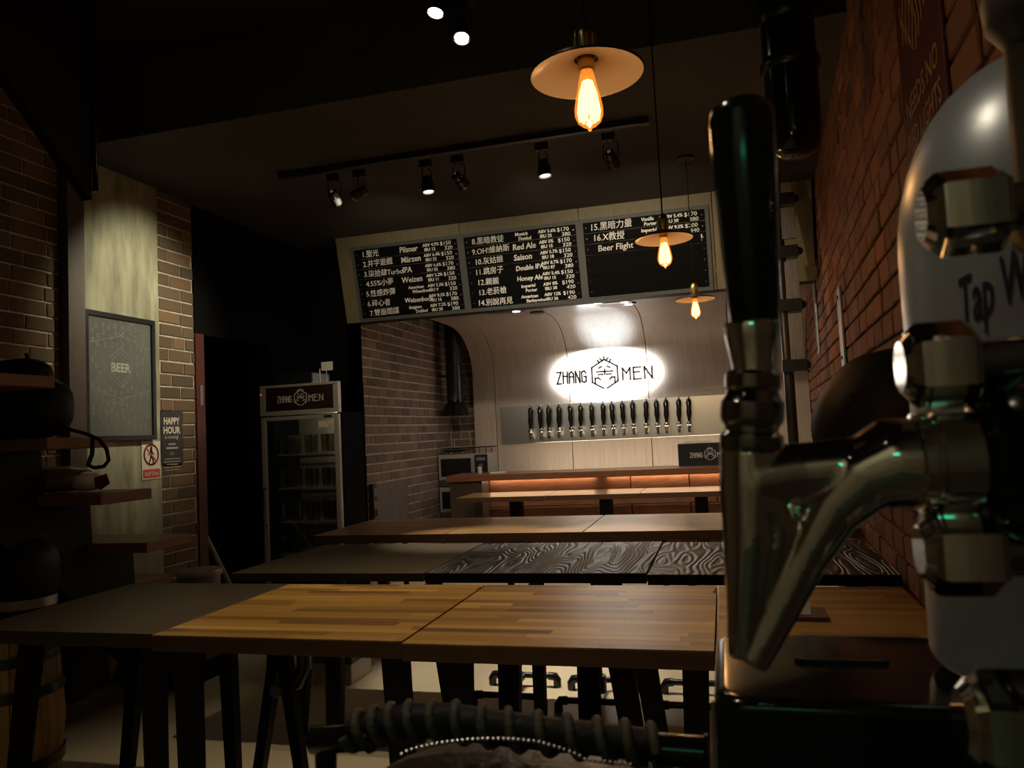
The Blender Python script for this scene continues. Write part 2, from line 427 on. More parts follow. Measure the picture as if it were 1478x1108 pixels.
# wood cove: panels that run up the back wall and bend forward into a ceiling
cove = bpy.data.objects.new('wall_cove', None); COL.objects.link(cove); cove['kind'] = 'structure'
ZV, RV, RZ = 2.47, .76, .49
prof = [(YB, .02)]+[(YB, ZV-RZ-.3)]
for k in range(13):
    a = PI/2*k/12; prof.append((YB-RV+RV*math.cos(a)**.92, ZV-RZ+RZ*math.sin(a)**.92))
prof += [(6.9, ZV), (6.02, ZV)]
th = .025
outer = []
for i, (y, z) in enumerate(prof):
    a = prof[max(i-1, 0)]; b = prof[min(i+1, len(prof)-1)]; t = V((b[0]-a[0], b[1]-a[1])).normalized()
    outer.append((y+t.y*th, z-t.x*th))
seams = [-2.69, -2.432, -1.588, -.74, .10, .855]
for a, b in zip(seams[:-1], seams[1:]):
    mb = MB(); n = len(prof); P = []; F = []
    for xx in (a+.004, b-.004):
        P += [V((xx, y, z)) for y, z in prof]+[V((xx, y, z)) for y, z in outer]
    m = 2*n
    for i in range(n-1):
        F.append((i, i+1, m+i+1, m+i)); F.append((n+i, m+n+i, m+n+i+1, n+i+1))
        F.append((i, n+i, n+i+1, i+1)); F.append((m+i, m+i+1, m+n+i+1, m+n+i))
    F.append((0, m, m+n, n)); F.append((n-1, 2*n-1, m+2*n-1, m+n-1))
    mb.add(P, F).build('wood_panel', 'cove_wood', cove, smooth=40)
struct(MB().box(-2.68, .85, 8.30, 8.33, 0, 2.6).box(-2.68, .85, 6.02, 8.3, 2.62, 2.66).build('wall_cove_backing', 'black'))

# door frame on the left
dr = struct(MB().box(XL-.14, XL+.015, 4.565, 4.655, 0, 2.12).build('door_1', 'door_red'))
MB().box(XL+.015, XL+.019, 4.60, 4.63, 1.62, 1.76).build('hinge_plate', 'grey', dr)

# ================================================================== PENDANT LAMPS
def make_pendant():
    r = thing('pendant_lamp', 'x', 'pendant lamp', (0,0,0), 'pendant lamps in a line toward the bar')
    # origin at the rim height of the shade
    MB().lathe((0,0,0), (0,0,1), [(0,.123),(.004,.1225),(.022,.075),(.035,.028),(.040,.020)], 40, cap=False).build('shade_top', 'shade_out', r, smooth=40)
    MB().lathe((0,0,-.0022), (0,0,.9978), [(0,.1215),(.0025,.1195),(.021,.073),(.034,.026)], 40, cap=False).build('shade_underside', 'enamel', r, smooth=40)
    sk = MB().lathe((0,0,0), (0,0,1), [(.036,.021),(.05,.023),(.085,.023),(.10,.019),(.108,.008)], 20).build('socket', 'brass', r, smooth=40)
    k = MB()
    for i in range(10):
        a = 2*PI*i/10; k.beam((.0235*math.cos(a), .0235*math.sin(a), .053), (.0235*math.cos(a), .0235*math.sin(a), .083), .003, .003)
    k.build('knurl', 'brass', sk)
    MB().lathe((0,0,0), (0,0,1), [(.036,.019),(.012,.019),(.006,.016)], 20).build('bulb_collar', 'brass', r, smooth=40)
    b = [(.010,.012),(-.012,.0175),(-.03,.021),(-.055,.027),(-.078,.031),(-.092,.0305),(-.106,.025),(-.115,.015),(-.119,.006),(-.126,.003)]
    MB().lathe((0,0,0), (0,0,1), b, 24).build('bulb', 'amber', r, smooth=60)
    f = MB()
    for i in range(9):
        a = 2*PI*i/9; c, s_ = math.cos(a), math.sin(a); a2 = a+PI/9
        f.tube([(.007*c,.007*s_,-.018),(.015*c,.015*s_,-.045),(.021*c,.021*s_,-.085),(.018*math.cos(a2),.018*math.sin(a2),-.100),(.021*math.cos(2*a2-a),.021*math.sin(2*a2-a),-.085)], .0048, 6)
    f.build('filament', 'filament', r)
    MB().cyl((0,0,-.02), (0,0,.006), .0045, 8).build('bulb_stem', 'cream', r)
    return r
pend = make_pendant()
PND = [((847,107), 1.62, ZU, 'nearest and largest hanging lamp with glowing filament bulb under a flat round shade'),
       ((958,345), 3.32, ZU, 'middle hanging lamp, glowing bulb and flat shade in front of the menu board'),
       ((1003,432), 5.0, ZC, 'smallest farthest hanging lamp, glowing bulb below the menu board')]
WARM = (1.0, .50, .17)
for i, ((px, py), yy, zc, lab) in enumerate(PND):
    p = aty(px, py, yy); o = pend if i == 0 else copy_tree(pend)
    place(o, p, lab); BASE[o.name] = p.copy()
    MB().tube([(p.x, yy, p.z+.105), (p.x, yy, zc-.01)], .0032, 6).build('cord', 'black', o)
    MB().lathe((p.x, yy, zc), (p.x, yy, zc-1), [(0,.055),(.012,.055),(.022,.03),(.028,.008)], 24).build('ceiling_canopy', 'black_satin', o, smooth=40)
    light('POINT', 'bulb_light', (p.x, p.y, p.z-.165), [2.3, 1.7, 1.8][i], WARM, o, shadow_soft_size=.035)

# ================================================================== TRACK AND SPOTLIGHTS
ztr = ZC-.05; ytr = 4.25
tk = thing('light_track', 'long black ceiling track carrying six spotlights', 'light track', (-1.45, ytr, ZC))
MB().box(-2.56, -.33, ytr-.018, ytr+.018, ZC-.035, ZC).build('rail', 'black_satin', tk)
MB().box(-2.60, -2.55, ytr-.021, ytr+.021, ZC-.04, ZC).build('end_cap', 'black_satin', tk); MB().box(-.34, -.29, ytr-.021, ytr+.021, ZC-.04, ZC).build('end_cap', 'black_satin', tk)
def spot(loc, aim, lens, label, energy, group, stem=0.0, ang=50, color=(1,.86,.62)):
    """loc: centre of the can; aim: direction the can points"""
    loc = V(loc); d = V(aim).normalized()
    r = thing('spotlight', label, 'spotlight', loc, group)
    top = V((loc.x, loc.y, loc.z+.10))
    MB().box(top.x-.045, top.x+.03, top.y-.016, top.y+.016, top.z, top.z+.045+stem).build('adapter', 'black_satin', r, bevel=.003)
    s_ = d.cross(Z); s_ = s_.normalized() if s_.length > .05 else X
    MB().tube([top+s_*.012, top+s_*.042-Z*.02, loc+s_*.042], .004, 6).tube([top-s_*.012, top-s_*.042-Z*.02, loc-s_*.042], .004, 6).build('yoke', 'black_satin', r)
    can = MB().lathe(loc-d*.05, loc+d*.05, [(0,.012),(.08,.027),(.45,.031),(.5,.037),(.98,.038),(1.0,.036)], 24, cap=False).build('can', 'black_satin', r, smooth=40)
    g = MB()
    for k in range(6):
        a = 2*PI*k/6; b_ = d.cross(s_); e = s_*math.cos(a)+b_*math.sin(a)
        g.tube([loc-d*.045+e*.02, loc-d*.01+e*.033], .002, 5)
    g.build('cooling_fin', 'galv', can)
    MB().lathe(loc+d*.046, loc+d*.047, [(0,.032),(1,.032)], 24).build('lens', lens, r)
    MB().lathe(loc+d*.045, loc+d*.053, [(0,.034),(1,.034),(1,.040),(0,.040)], 24, cap=False).build('bezel', 'chrome_dark', can)
    if energy:
        light('SPOT', 'spot_light', loc+d*.056, energy, color, r, aim=loc+d*2, spot_size=math.radians(ang), spot_blend=.7, shadow_soft_size=.03)
    return r
TRK = [((483,284), (-.05,.85,-.42), 'first ceiling-track spotlight from the left, caged head with bright lower rim', 40, 100),
       ((521,281), (-1.45,-.12,-.72), 'second track spotlight, head turned left with bright lens showing', 120, 62),
       ((617,268), (.12,-.04,-1.1), 'third track spotlight from the left, pointed down', 170, 34),
       ((663,259), (.3,.9,-.5), 'fourth track spotlight, round caged head turned toward the board', 56, 100),
       ((785,243), (.12,-.05,-1.1), 'fifth track spotlight, dark can pointed down', 170, 34),
       ((882,229), (.1,.9,-.5), 'sixth track spotlight, rightmost on the track above the menu board', 56, 100)]
for (q, aim, lab, e, a_) in TRK:
    p = aty(q[0], q[1], ytr); p.z = ztr-.035-.10+.008-.025
    spot(p, aim, 'lamp_dim', lab, e, 'spotlights on the bar track', ang=a_, color=(1,.92,.64) if a_ == 62 else (1,.86,.62))
# the two lit spots on the upper ceiling near the camera
p = atz(631, 4, 3.20); spot(p, (-.12,-.22,-1), 'lamp_face', 'bright ceiling spotlight cut by the top edge of the picture', 58, 'lit spotlights on the upper ceiling', stem=ZU-p.z-.145, ang=62, color=(1,.80,.48))
p = atz(667, 44, 3.17); spot(p, (.05,-.42,-1), 'lamp_face', 'bright lit spotlight hanging just below the top of the picture', 58, 'lit spotlights on the upper ceiling', stem=ZU-p.z-.145, ang=62, color=(1,.80,.48))
spot((-.95, .6, 3.2), (.35,-.1,-1), 'lamp_face', 'unseen ceiling spotlight added above the serving counter', 26, 'lit spotlights on the upper ceiling', stem=ZU-3.2-.145, ang=100)  # added lamp out of view, lights the counter, faucet and tower
spot((-.95, -.5, 3.2), (.2,-.9,-.8), 'lamp_face', 'unseen ceiling spotlight added to light the wall behind the counter', 60, 'lit spotlights on the upper ceiling', stem=ZU-3.2-.145, ang=100)  # added lamp out of view, gives the chrome a lit wall to reflect

eg = thing('emergency_lamp', 'green-lit emergency lamp on the wall behind the counter', 'lamp', (-.15, -1.68, 2.1))
MB().box(-.45, .15, -1.7, -1.66, 2.05, 2.25).build('housing', 'white_plastic', eg); MB().box(-.43, .13, -1.66, -1.655, 2.07, 2.23).build('diffuser', 'green_lamp', eg)

# ================================================================== MENU BOARD
fo = V((0, 6.0, 2.33)); VV = V((0, -.17, .70)).normalized(); NN = X.cross(VV)      # slanted face, NN toward the room
HF = .70/VV.z
fas = bpy.data.objects.new('trim_fascia', None); COL.objects.link(fas); fas['kind'] = 'structure'
sx_ = [-3.06, -2.925+.973, -2.925+2*.973, .02, .72]
for a, b in zip(sx_[:-1], sx_[1:]):
    MB().prism([(a+.003, -.0), (b-.003, -.0), (b-.003, HF), (a+.003, HF)], fo, X, VV, -NN, .03).build('wood_panel', 'fascia_wood', fas)
struct(MB().box(-3.03, .72, 6.05, 6.2, 2.34, ZC).build('wall_fascia_backing', 'black'))
MENU = [
 [('1.聖光','Pilsner','ABV 4.9%','IBU 13','$150','320'),('2.井字遊戲','Märzen','ABV 6.4%','IBU 23','$150','320'),
  ('3.柒拾肆Turbo','IPA','ABV 6.6%','IBU 55','$170','380'),('4.55%小夢','Weizen','ABV 5.2%','IBU 11','$150','320'),
  ('5.性感炸彈','American|Wheatbeer','ABV 5.3%','IBU 9','$150','320'),('6.碎心者','Weizenbock','ABV 8.2%','IBU 16','$170','380'),
  ('7.雙面間諜','Belgium|Dubbel','ABV 7.2%','IBU 20','$190','380')],
 [('8.黑暗教徒','Munich|Dunkel','ABV 5.6%','IBU 25','$170','380'),('9.OH!維納斯','Red Ale','ABV 5%','IBU 15','$150','320'),
  ('10.灰姑娘','Saison','ABV 5.7%','IBU 18','$150','320'),('11.跳房子','Double IPA','ABV 8.7%','IBU 87','$170','380'),
  ('12.親親','Honey Ale','ABV 5.4%','IBU 15','$150','320'),('13.老菸槍','Imperial|Porter','ABV 8%','IBU 38','$190','420'),
  ('14.別說再見','American|Barleywine','ABV 12%','IBU 36','$190','420')],
 [('15.黑暗力量','Vanilla|Porter','ABV 5.4%','IBU 30','$170','380'),('16.X教授','Imperial|Aged S.','ABV 9.5%','IBU 60','$200','440'),
  ('  Beer Flight','','','','     !','')]+[None]*4]
PW, FB, HB = .973, .028, .632
rm = random.Random(5)
for c in range(3):
    x0 = -2.925+c*PW
    lab = ['black menu board with beers 1 to 7 in chalk, leftmost of three', 'middle black menu board listing beers 8 to 14', 'right black menu board, mostly empty, headed by beers 15 and 16'][c]
    base = fo+X*(x0+PW/2)
    r = thing('menu_board', lab, 'menu board', base, 'chalk menu boards above the bar')
    fm = MB(); a0, a1 = x0, x0+PW
    for (u0, u1, v0, v1) in ((a0, a1, 0, FB), (a0, a1, HB-FB, HB), (a0, a0+FB, FB, HB-FB), (a1-FB, a1, FB, HB-FB)):
        fm.prism([(u0, v0), (u1, v0), (u1, v1), (u0, v1)], fo, X, VV, NN, .022)
    fm.build('frame', 'frame_grey', r)
    sh = (HB-2*FB)/7
    for k in range(7):
        vt = HB-FB-k*sh; vb = vt-sh
        s_ = MB().prism([(a0+FB, vb+.002), (a1-FB, vb+.002), (a1-FB, vt-.002), (a0+FB, vt-.002)], fo, X, VV, NN, .012).build('slat', 'slat', r, bevel=.0015)
        pn = MB()
        for uu in (a0+FB+.022, a1-FB-.022):
            q = fo+X*uu+VV*(vb+sh*.5)+NN*.012; pn.lathe(q, q+NN*.006, [(0,.006),(.6,.005),(1,.002)], 8)
        pn.build('pin', 'galv', s_)
        row = MENU[c][k]
        if not row: continue
        t, t2_, t3_, t4_ = MB(), MB(), MB(), MB(); n_, en, abv, ibu, p1, p2 = row; j = lambda a: rm.uniform(-a, a)
        tilt = rm.uniform(-.01, .02); UU = (X+VV*tilt).normalized(); WW = (VV-X*tilt).normalized()
        Q = lambda u, v: fo+X*(a0+FB+u)+VV*(vb+sh*v)+NN*.0128
        sz = .062 if c < 2 else .068
        t.text(n_, sz, Q(.06+j(.01), .22), UU, WW, NN, sx=.92, shear=.08)
        e = en.split('|')
        if len(e) == 1: t2_.text(en, .066 if len(en) < 8 else .054, Q(.40+j(.01), .22), UU, WW, NN, sx=.9, off=.0008, shear=.1)
        else:
            t2_.text(e[0], .036, Q(.44+j(.02), .54), UU, WW, NN, sx=1.0, off=.0007, shear=.1); t2_.text(e[1], .036, Q(.47+j(.02), .10), UU, WW, NN, off=.0007, shear=.1)
        t3_.text(abv, .035, Q(.615, .54), UU, WW, NN, off=.0006); t3_.text(ibu, .035, Q(.625, .10), UU, WW, NN, off=.0006)
        t4_.text(p1, .043 if c < 2 or k < 2 else .07, Q(.765, .50 if k < 2 or c < 2 else .2), UU, WW, NN, sx=1.1); t4_.text(p2, .041, Q(.80, .04), UU, WW, NN, sx=1.15)
        for nm_, m_ in (('beer_name', t), ('beer_style', t2_), ('strength_note', t3_), ('price', t4_)):
            if m_.v:
                vs_, fs_ = list(m_.v), [list(f_) for f_ in m_.f]
                m_.add([q_+X*.0016+VV*.0006 for q_ in vs_], fs_); m_.build(nm_, 'chalk', s_)

# ================================================================== LOGO
def logo(mb, O, U, W, N, s, wd, d, inner=True):
    """hexagon badge with lettering either side; s = 1 is a badge 0.32 high"""
    st = lambda pts: mb.stroke([(a*s, b*s) for a, b in pts], O, U, W, N, wd, d)
    R_ = .158; hx = [(R_*math.sin(PI/3*k), R_*math.cos(PI/3*k)) for k in range(6)]
    st([(.02,-.148), hx[2], hx[1], hx[0], hx[5], hx[4], (-.02,-.148)])
    st([(0,.158),(0,.19)]); st([(.02,.15),(.045,.172)]); st([(-.02,.15),(-.045,.172)]); st([(.055,.13),(.072,.155)]); st([(-.055,.13),(-.072,.155)])
    st([(-.105,-.09),(-.105,-.035),(-.07,-.035),(-.05,-.055)]); st([(.105,-.09),(.105,-.035),(.07,-.035),(.05,-.055)])
    st([(-.085,.03),(.085,.03)]); st([(0,.055),(0,0)]); st([(-.06,.07),(-.03,.085)]); st([(.03,.085),(.06,.07)]); st([(-.07,0),(-.02,0)]); st([(.02,0),(.07,0)])
    h = .062
    G = {'Z': [[(0,1),(1,1),(0,-1),(1,-1)]], 'H': [[(0,1),(0,-1)],[(1,1),(1,-1)],[(0,.25),(1,.25)]], 'A': [[(0,-1),(0,.6),(.5,1),(1,.6),(1,-1)],[(0,.1),(1,.1)]],
         'N': [[(0,-1),(0,1),(1,-1),(1,1)]], 'G': [[(1,.6),(.6,1),(0,.8),(0,-.8),(.5,-1),(1,-.8),(1,0),(.5,0)]],
         'M': [[(0,-1),(0,1),(.5,.1),(1,1),(1,-1)]], 'E': [[(1,1),(0,1),(0,-1),(1,-1)],[(0,.2),(.8,.2)]]}
    def word(wrd, u0, adv, cw):
        for i, ch in enumerate(wrd):
            for pl in G[ch]: st([(u0+i*adv+a*cw, b*h-.01) for a, b in pl])
    word('ZHANG', -.52, .068, .046); word('MEN', .19, .115, .078)

# halo sign on the cove
sc_ = V((aty(873, 540, 8.19)))
sg = thing('halo_sign', 'dark letters and hexagon badge glowing white against the wood wall', 'sign', (sc_.x, YB, sc_.z))
mb = MB(); logo(mb, sc_, X, Z, -Y, 1.0, .019, .008); mb.build('lettering', 'logo_grey', sg)
mb = MB()
for dx in (-.5, -.3, -.1, .1, .3, .5): mb.cyl((sc_.x+dx, sc_.y, sc_.z), (sc_.x+dx, YB, sc_.z), .004, 6)
mb.build('standoff', 'logo_grey', sg)
light('AREA', 'halo_light', (sc_.x, YB-.055, sc_.z), 20, (.90,.96,1.0), sg, aim=(sc_.x, YB, sc_.z), shape='ELLIPSE', size=1.20, size_y=.58)

# tap panel and taps
pl_z0, pl_z1 = 1.205, 1.615
tp = thing('steel_backsplash', 'long stainless steel panel behind the row of beer taps', 'panel', (-1.15, YB-.03, pl_z0))
MB().box(-2.365, .30, YB-.03, YB-.003, pl_z0, pl_z1).build('plate', 'brushed', tp, bevel=.003)
def make_tap():
    r = thing('beer_tap', 'x', 'beer tap', (0,0,0), 'beer taps on the steel panel')   # origin on the panel at the shank, facing -Y
    MB().lathe((0,0,0), (0,-.07,0), [(0,.026),(.12,.026),(.15,.015),(1,.015)], 14).build('shank', 'chrome', r, smooth=40)
    MB().ball((0,-.075,0), .030, .030, .032, 12).tube([(0,-.075,-.01),(0,-.09,-.05),(0,-.092,-.09)], [.024,.017,.014], 10).build('spout', 'chrome', r, smooth=60)
    h = MB().lathe((0,-.078,.02), (0,-.045,.27), [(0,.012),(.06,.017),(.12,.015),(.2,.02),(.35,.027),(.6,.023),(.78,.029),(.9,.024),(.95,.013)], 14).build('handle', 'black_gloss', r, smooth=50)
    MB().ball((0,-.0445,.272), .012, n=10).build('finial', 'chrome', h, smooth=60)
    return r
tap0 = make_tap()
TX = [527,575,612,659,715,759,812,864,908,956,1002,1060,1112,1153,1211,1257]
ORD = ['first','second','third','fourth','fifth','sixth','seventh','eighth','ninth','tenth','eleventh','twelfth','thirteenth','fourteenth','fifteenth','last']
for i, cx in enumerate(TX):
    px = 600+cx*460/1478; py = 622-(px-764)*.055
    p = aty(px+4, py, YB-.03); p.z = 1.335
    o = tap0 if i == 0 else copy_tree(tap0)
    place(o, p, 'black-handled beer tap, %s from the left on the steel panel' % ORD[i]); o.rotation_euler = (0, rm.uniform(-.03,.03), 0)

# downlights let into the cove ceiling
DL = [((735,450), 12, None, 150, 'left long recessed downlight slot in the curved wood ceiling over the bar'), ((776,452), 0, None, 100, 'left small round recessed downlight in the curved wood ceiling'),
      ((890,437), 14, None, 150, 'right long recessed downlight slot in the curved wood ceiling over the bar'), ((907,439), 10, (-1.10, 7.80, 1.9), 70, 'right small round recessed downlight washing the curved wood white')]
for (q, e, aim, ang, lab) in DL:
    p = atz(q[0], q[1], ZV-.012); r = thing('downlight', lab, 'downlight', (p.x, p.y, ZV), 'downlights over the bar')
    if 'long' in lab:
        MB().box(p.x-.20, p.x+.14, p.y-.045, p.y+.045, ZV-.014, ZV-.001).build('housing', 'black_satin', r)
        lx = p.x+.07
    else:
        MB().lathe((p.x, p.y, ZV-.014), (p.x, p.y, ZV-.001), [(0,.07),(1,.075)], 20).build('housing', 'black_satin', r); lx = p.x
    MB().lathe((lx, p.y, ZV-.016), (lx, p.y, ZV-.0145), [(0,.035),(1,.035)], 16).build('lens', 'down_face' if e else 'grey', r)
    if e: light('SPOT', 'down_light', (lx, p.y, ZV-.05), e, (.82,.91,1.0) if aim else (1.0,.97,.92), r, aim=aim or (lx, p.y+.35, .9), spot_size=math.radians(ang), spot_blend=1.0, shadow_soft_size=.03)

wz = thing('added_cove_lamp', 'unseen lamp added behind the menu board to whiten the curved wood', 'added lamp', (-1.12, 6.33, ZV))  # added lamp, hidden by the board, makes the bright patch on the cove
MB().cyl((-1.12, 6.27, 2.405), (-1.12, 6.39, 2.415), .03, 16).build('can', 'black_satin', wz, smooth=40)
MB().box(-1.14, -1.10, 6.31, 6.35, 2.43, ZV-.001).build('bracket', 'black_satin', wz)
MB().cyl((-1.12, 6.39, 2.415), (-1.12, 6.392, 2.415), .026, 16).build('lens', 'down_face', wz)
light('SPOT', 'added_cove_light', (-1.12, 6.41, 2.413), 850, (.62,.80,1.0), wz, aim=(-1.12, 7.75, 2.50), spot_size=math.radians(28), spot_blend=.8, shadow_soft_size=.02)

# ================================================================== BAR COUNTER
bt = .925
bar = thing('bar_counter', 'reddish wooden bar counter lit from under its top', 'bar counter', (-1, 7.6, 0))
MB().box(-2.72, .83, 7.36, 7.86, bt-.062, bt).build('counter_top', 'bar_wood', bar, bevel=.004)
MB().box(-2.70, .83, 7.66, 7.80, 0, bt-.062).build('carcass', 'black', bar)
MB().box(-2.70, -2.36, 7.40, 7.66, .02, bt-.062).build('end_block', 'dark_wood', bar)
for k in range(6):
    z0 = .03+k*.138
    for (a, b) in ((-2.355, -1.21+.3*(k % 2)), (-1.205+.3*(k % 2), -.1-.25*(k % 2)), (-.095-.25*(k % 2), .82)):
        MB().box(a, b-.006, 7.635+.004*(k % 2), 7.66, z0, z0+.132).build('plank', 'bar_plank', bar, bevel=.002)
MB().box(-2.36, .82, 7.56, 7.60, .12, .155).build('foot_rail', 'table_edge', bar)
for (a, b) in ((-2.34, -1.26), (-1.13, .80)):  # gap between the strips is a pillar's shadow built into the shape
    MB().box(a, b, 7.60, 7.625, bt-.069, bt-.0625).build('led_strip', 'led_warm', bar)

MB().box(-2.1, .75, 7.862, 7.875, bt-.06, bt-.04).build('hidden_led_strip', 'led_tap', bar)  # unseen strip and area light added behind the bar to warm the tap panel
light('AREA', 'hidden_strip_fill', (-.85, 7.90, bt-.05), 6.5, (1.0,.84,.62), bar, aim=(-.85, YB, 1.30), shape='RECTANGLE', size=2.3, size_y=.03)

# small black box sign on the bar
p0 = aty(980, 671, 7.70); bx = thing('box_sign', 'small black box with white hexagon logo standing on the bar', 'box', (p0.x+.2, 7.74, bt))
MB().box(p0.x, p0.x+.44, 7.66, 7.82, bt, bt+.215).build('box', 'black_satin', bx, bevel=.004)
mb = MB(); logo(mb, V((p0.x+.30, 7.6595, bt+.105)), X, Z, -Y, .36, .006, .002); mb.build('logo', 'logo_white', bx)
MB().box(p0.x+.04, p0.x+.32, 7.68, 7.80, bt+.2155, bt+.235).build('paper_stack', 'paper', bx)
tag(MB().box(p0.x+.40+.06, p0.x+.62, 7.70, 7.80, bt, bt+.33).build('card_terminal', 'black_satin', bevel=.01), 'tall dark unit beside the black logo box on the bar', 'machine')
for (a, b, q, lab) in ((692, 697, 684, 'small white cup on the left end of the bar'),):
    p = atz(694, 683, bt); tag(MB().lathe((p.x, 7.62, bt), (p.x, 7.62, bt+.07), [(0,.02),(1,.025),(1,.022),(.1,.018)], 14, cap=False).build('cup', 'white_plastic', smooth=40), lab, 'cup')
p = atz(730, 680, bt); tag(MB().box(p.x-.07, p.x+.07, 7.55, 7.65, bt, bt+.012).build('napkin', 'paper'), 'flat white napkin lying on the bar top', 'napkin')

# ================================================================== OVENS, RACK, HOOD
def oven(z0, z1, lab):
    r = thing('microwave_oven', lab, 'microwave', (-2.72, 8.08, z0), 'ovens stacked beside the bar')
    MB().box(-3.01, -2.44, 7.92, 8.24, z0, z1).build('body', 'oven_body', r, bevel=.006)
    d = MB().box(-3.00, -2.60, 7.905, 7.92, z0+.015, z1-.015).build('door', 'fridge_trim', r)
    MB().box(-2.975, -2.635, 7.90, 7.905, z0+.045, z1-.045).build('window', 'oven_glass', d)
    MB().tube([(-2.612,7.905,z0+.05),(-2.612,7.885,z0+.06),(-2.612,7.885,z1-.06),(-2.612,7.905,z1-.05)], .006, 6).build('handle', 'galv', d)
    c = MB().box(-2.59, -2.45, 7.905, 7.92, z0+.015, z1-.015).build('control_panel', 'black_satin', r)
    MB().lathe((-2.52,7.905,z0+.07), (-2.52,7.88,z0+.07), [(0,.025),(1,.022)], 14).build('knob', 'galv', c)
    MB().lathe((-2.52,7.905,z0+.15), (-2.52,7.88,z0+.15), [(0,.025),(1,.022)], 14).build('knob', 'galv', c)
    MB().box(-2.57, -2.47, 7.90, 7.905, z1-.075, z1-.04).build('display', 'grey', c)
oven(.845, 1.125, 'upper grey microwave oven beside the brick wall, dark glass door')
oven(.50, .775, 'lower grey microwave oven under the shelf beside the bar')
sh = thing('oven_shelf', 'dark shelf unit holding the two stacked microwave ovens', 'shelf', (-2.72, 8.08, 0))
MB().box(-3.02, -2.43, 7.92, 8.26, .785, .845).build('board', 'dark_wood', sh)
MB().box(-3.02, -2.43, 7.92, 8.26, .44, .50).build('board', 'dark_wood', sh)
for xx in (-3.015, -2.465):
    for yy in (7.93, 8.22): MB().box(xx, xx+.03, yy, yy+.03, 0, .785 if xx > -2.9 else .785).build('leg', 'black', sh)
rk = thing('grill_rack', 'low dark metal rack lying on top of the upper oven', 'rack', (-2.72, 8.08, 1.125))
mb = MB()
for xx in (-2.98, -2.85, -2.62, -2.48): mb.cyl((xx, 7.97, 1.125), (xx, 7.97, 1.19), .005, 6).cyl((xx, 8.18, 1.125), (xx, 8.18, 1.19), .005, 6)
mb.build('post', 'black_satin', rk)
MB().tube([(-2.99,7.97,1.19),(-2.42,7.97,1.19)], .006, 6).tube([(-2.99,8.18,1.19),(-2.42,8.18,1.19)], .006, 6).build('rail', 'black_satin', rk)
MB().box(-2.97, -2.72, 7.99, 8.17, 1.15, 1.175).build('tray', 'black_satin', rk)
hd = thing('extractor_duct', 'black vertical duct with flared hood against the brick corner', 'duct', (-2.83, 8.03, 1.55))
dx, dy = -2.835, 8.06
MB().lathe((dx,dy,1.70), (dx,dy,2.62), [(0,.086),(.42,.086),(.425,.090),(.44,.090),(.445,.084),(1,.084)], 28).build('pipe', 'black_satin', hd, smooth=40)
MB().lathe((dx,dy,1.545), (dx,dy,1.72), [(0,.165),(.12,.168),(.2,.16),(.42,.145),(.45,.135),(.75,.115),(.85,.09),(1,.088)], 28).build('hood', 'black_gloss', hd, smooth=35)
MB().box(XS+.012, dx, dy-.01, dy+.01, 1.98, 2.0).build('bracket', 'black_satin', hd)
# dark board leaning on the brick wall, wall boxes
a = atx(540, 697, XS+.03); b = atx(588, 692, XS+.03)
tag(MB().prism([(a.y, .42), (b.y, .42), (b.y, .93), (a.y, .93)], V((XS+.014,0,0)), Y, Z, X, .02).build('wall_board', 'weathered', bevel=.003), 'flat brown board fixed low on the brick wall beside the fridge', 'board')
r = thing('switch_box', 'narrow black electrical box with pale labels on the corner of the brick wall', 'electrical box', (XS+.03, 6.26, .5))
MB().box(XS+.013, XS+.05, 6.22, 6.30, .48, .94).build('case', 'black_satin', r, bevel=.003)
for z0 in (.58, .72, .83): MB().box(XS+.05, XS+.053, 6.235, 6.285, z0, z0+.07).build('label_plate', 'grey', r)

# ================================================================== FRIDGE
fy, fx0, fx1, fh = 5.50, -3.605, -2.905, 1.80
fr = thing('display_fridge', 'tall glass-door display fridge with logo header', 'fridge', ((fx0+fx1)/2, fy+.3, 0))
t_ = .04
MB().box(fx0, fx0+t_, fy+.05, fy+.45, .0, fh).box(fx1-t_, fx1, fy+.05, fy+.45, 0, fh).box(fx0, fx1, fy+.42, fy+.45, 0, fh).box(fx0, fx1, fy+.05, fy+.45, fh-.24, fh).box(fx0, fx1, fy+.05, fy+.45, 0, .14).build('cabinet', 'black_wall', fr)
MB().box(fx0+t_, fx1-t_, fy+.41, fy+.419, .14, fh-.24).build('liner', 'fridge_in', fr)
hdz = fh-.245
h_ = MB()
for (a, b, c, d) in ((fx0, fx1, hdz, hdz+.035), (fx0, fx1, fh-.022, fh), (fx0, fx0+.05, hdz+.035, fh-.022), (fx1-.045, fx1, hdz+.035, fh-.022)): h_.box(a, b, fy, fy+.05, c, d)
h_ = h_.build('header_frame', 'fridge_trim', fr, bevel=.003)
MB().box(fx0+.05, fx1-.045, fy+.008, fy+.04, hdz+.035, fh-.022).build('header_panel', 'header_dark', h_)
mb = MB(); logo(mb, V(((fx0+fx1)/2+.015, fy+.0075, hdz+.13)), X, Z, -Y, .40, .0055, .002); mb.build('logo', 'logo_white', h_)
dz0, dz1 = .12, hdz-.012
d_ = MB()
for (a, b, c, d) in ((fx0+.005, fx0+.045, dz0, dz1), (fx1-.045, fx1-.005, dz0, dz1), (fx0+.045, fx1-.045, dz0, dz0+.05), (fx0+.045, fx1-.045, dz1-.03, dz1)): d_.box(a, b, fy, fy+.04, c, d)
d_ = d_.build('door', 'fridge_trim', fr, bevel=.004)
MB().box(fx0+.045, fx1-.045, fy+.018, fy+.024, dz0+.05, dz1-.03).build('glass_pane', 'door_glass', d_)
MB().tube([(fx0+.035,fy,.98),(fx0+.035,fy-.035,.96),(fx0+.035,fy-.035,.70),(fx0+.035,fy,.68)], .008, 8).build('handle', 'chrome_dark', d_, smooth=60)
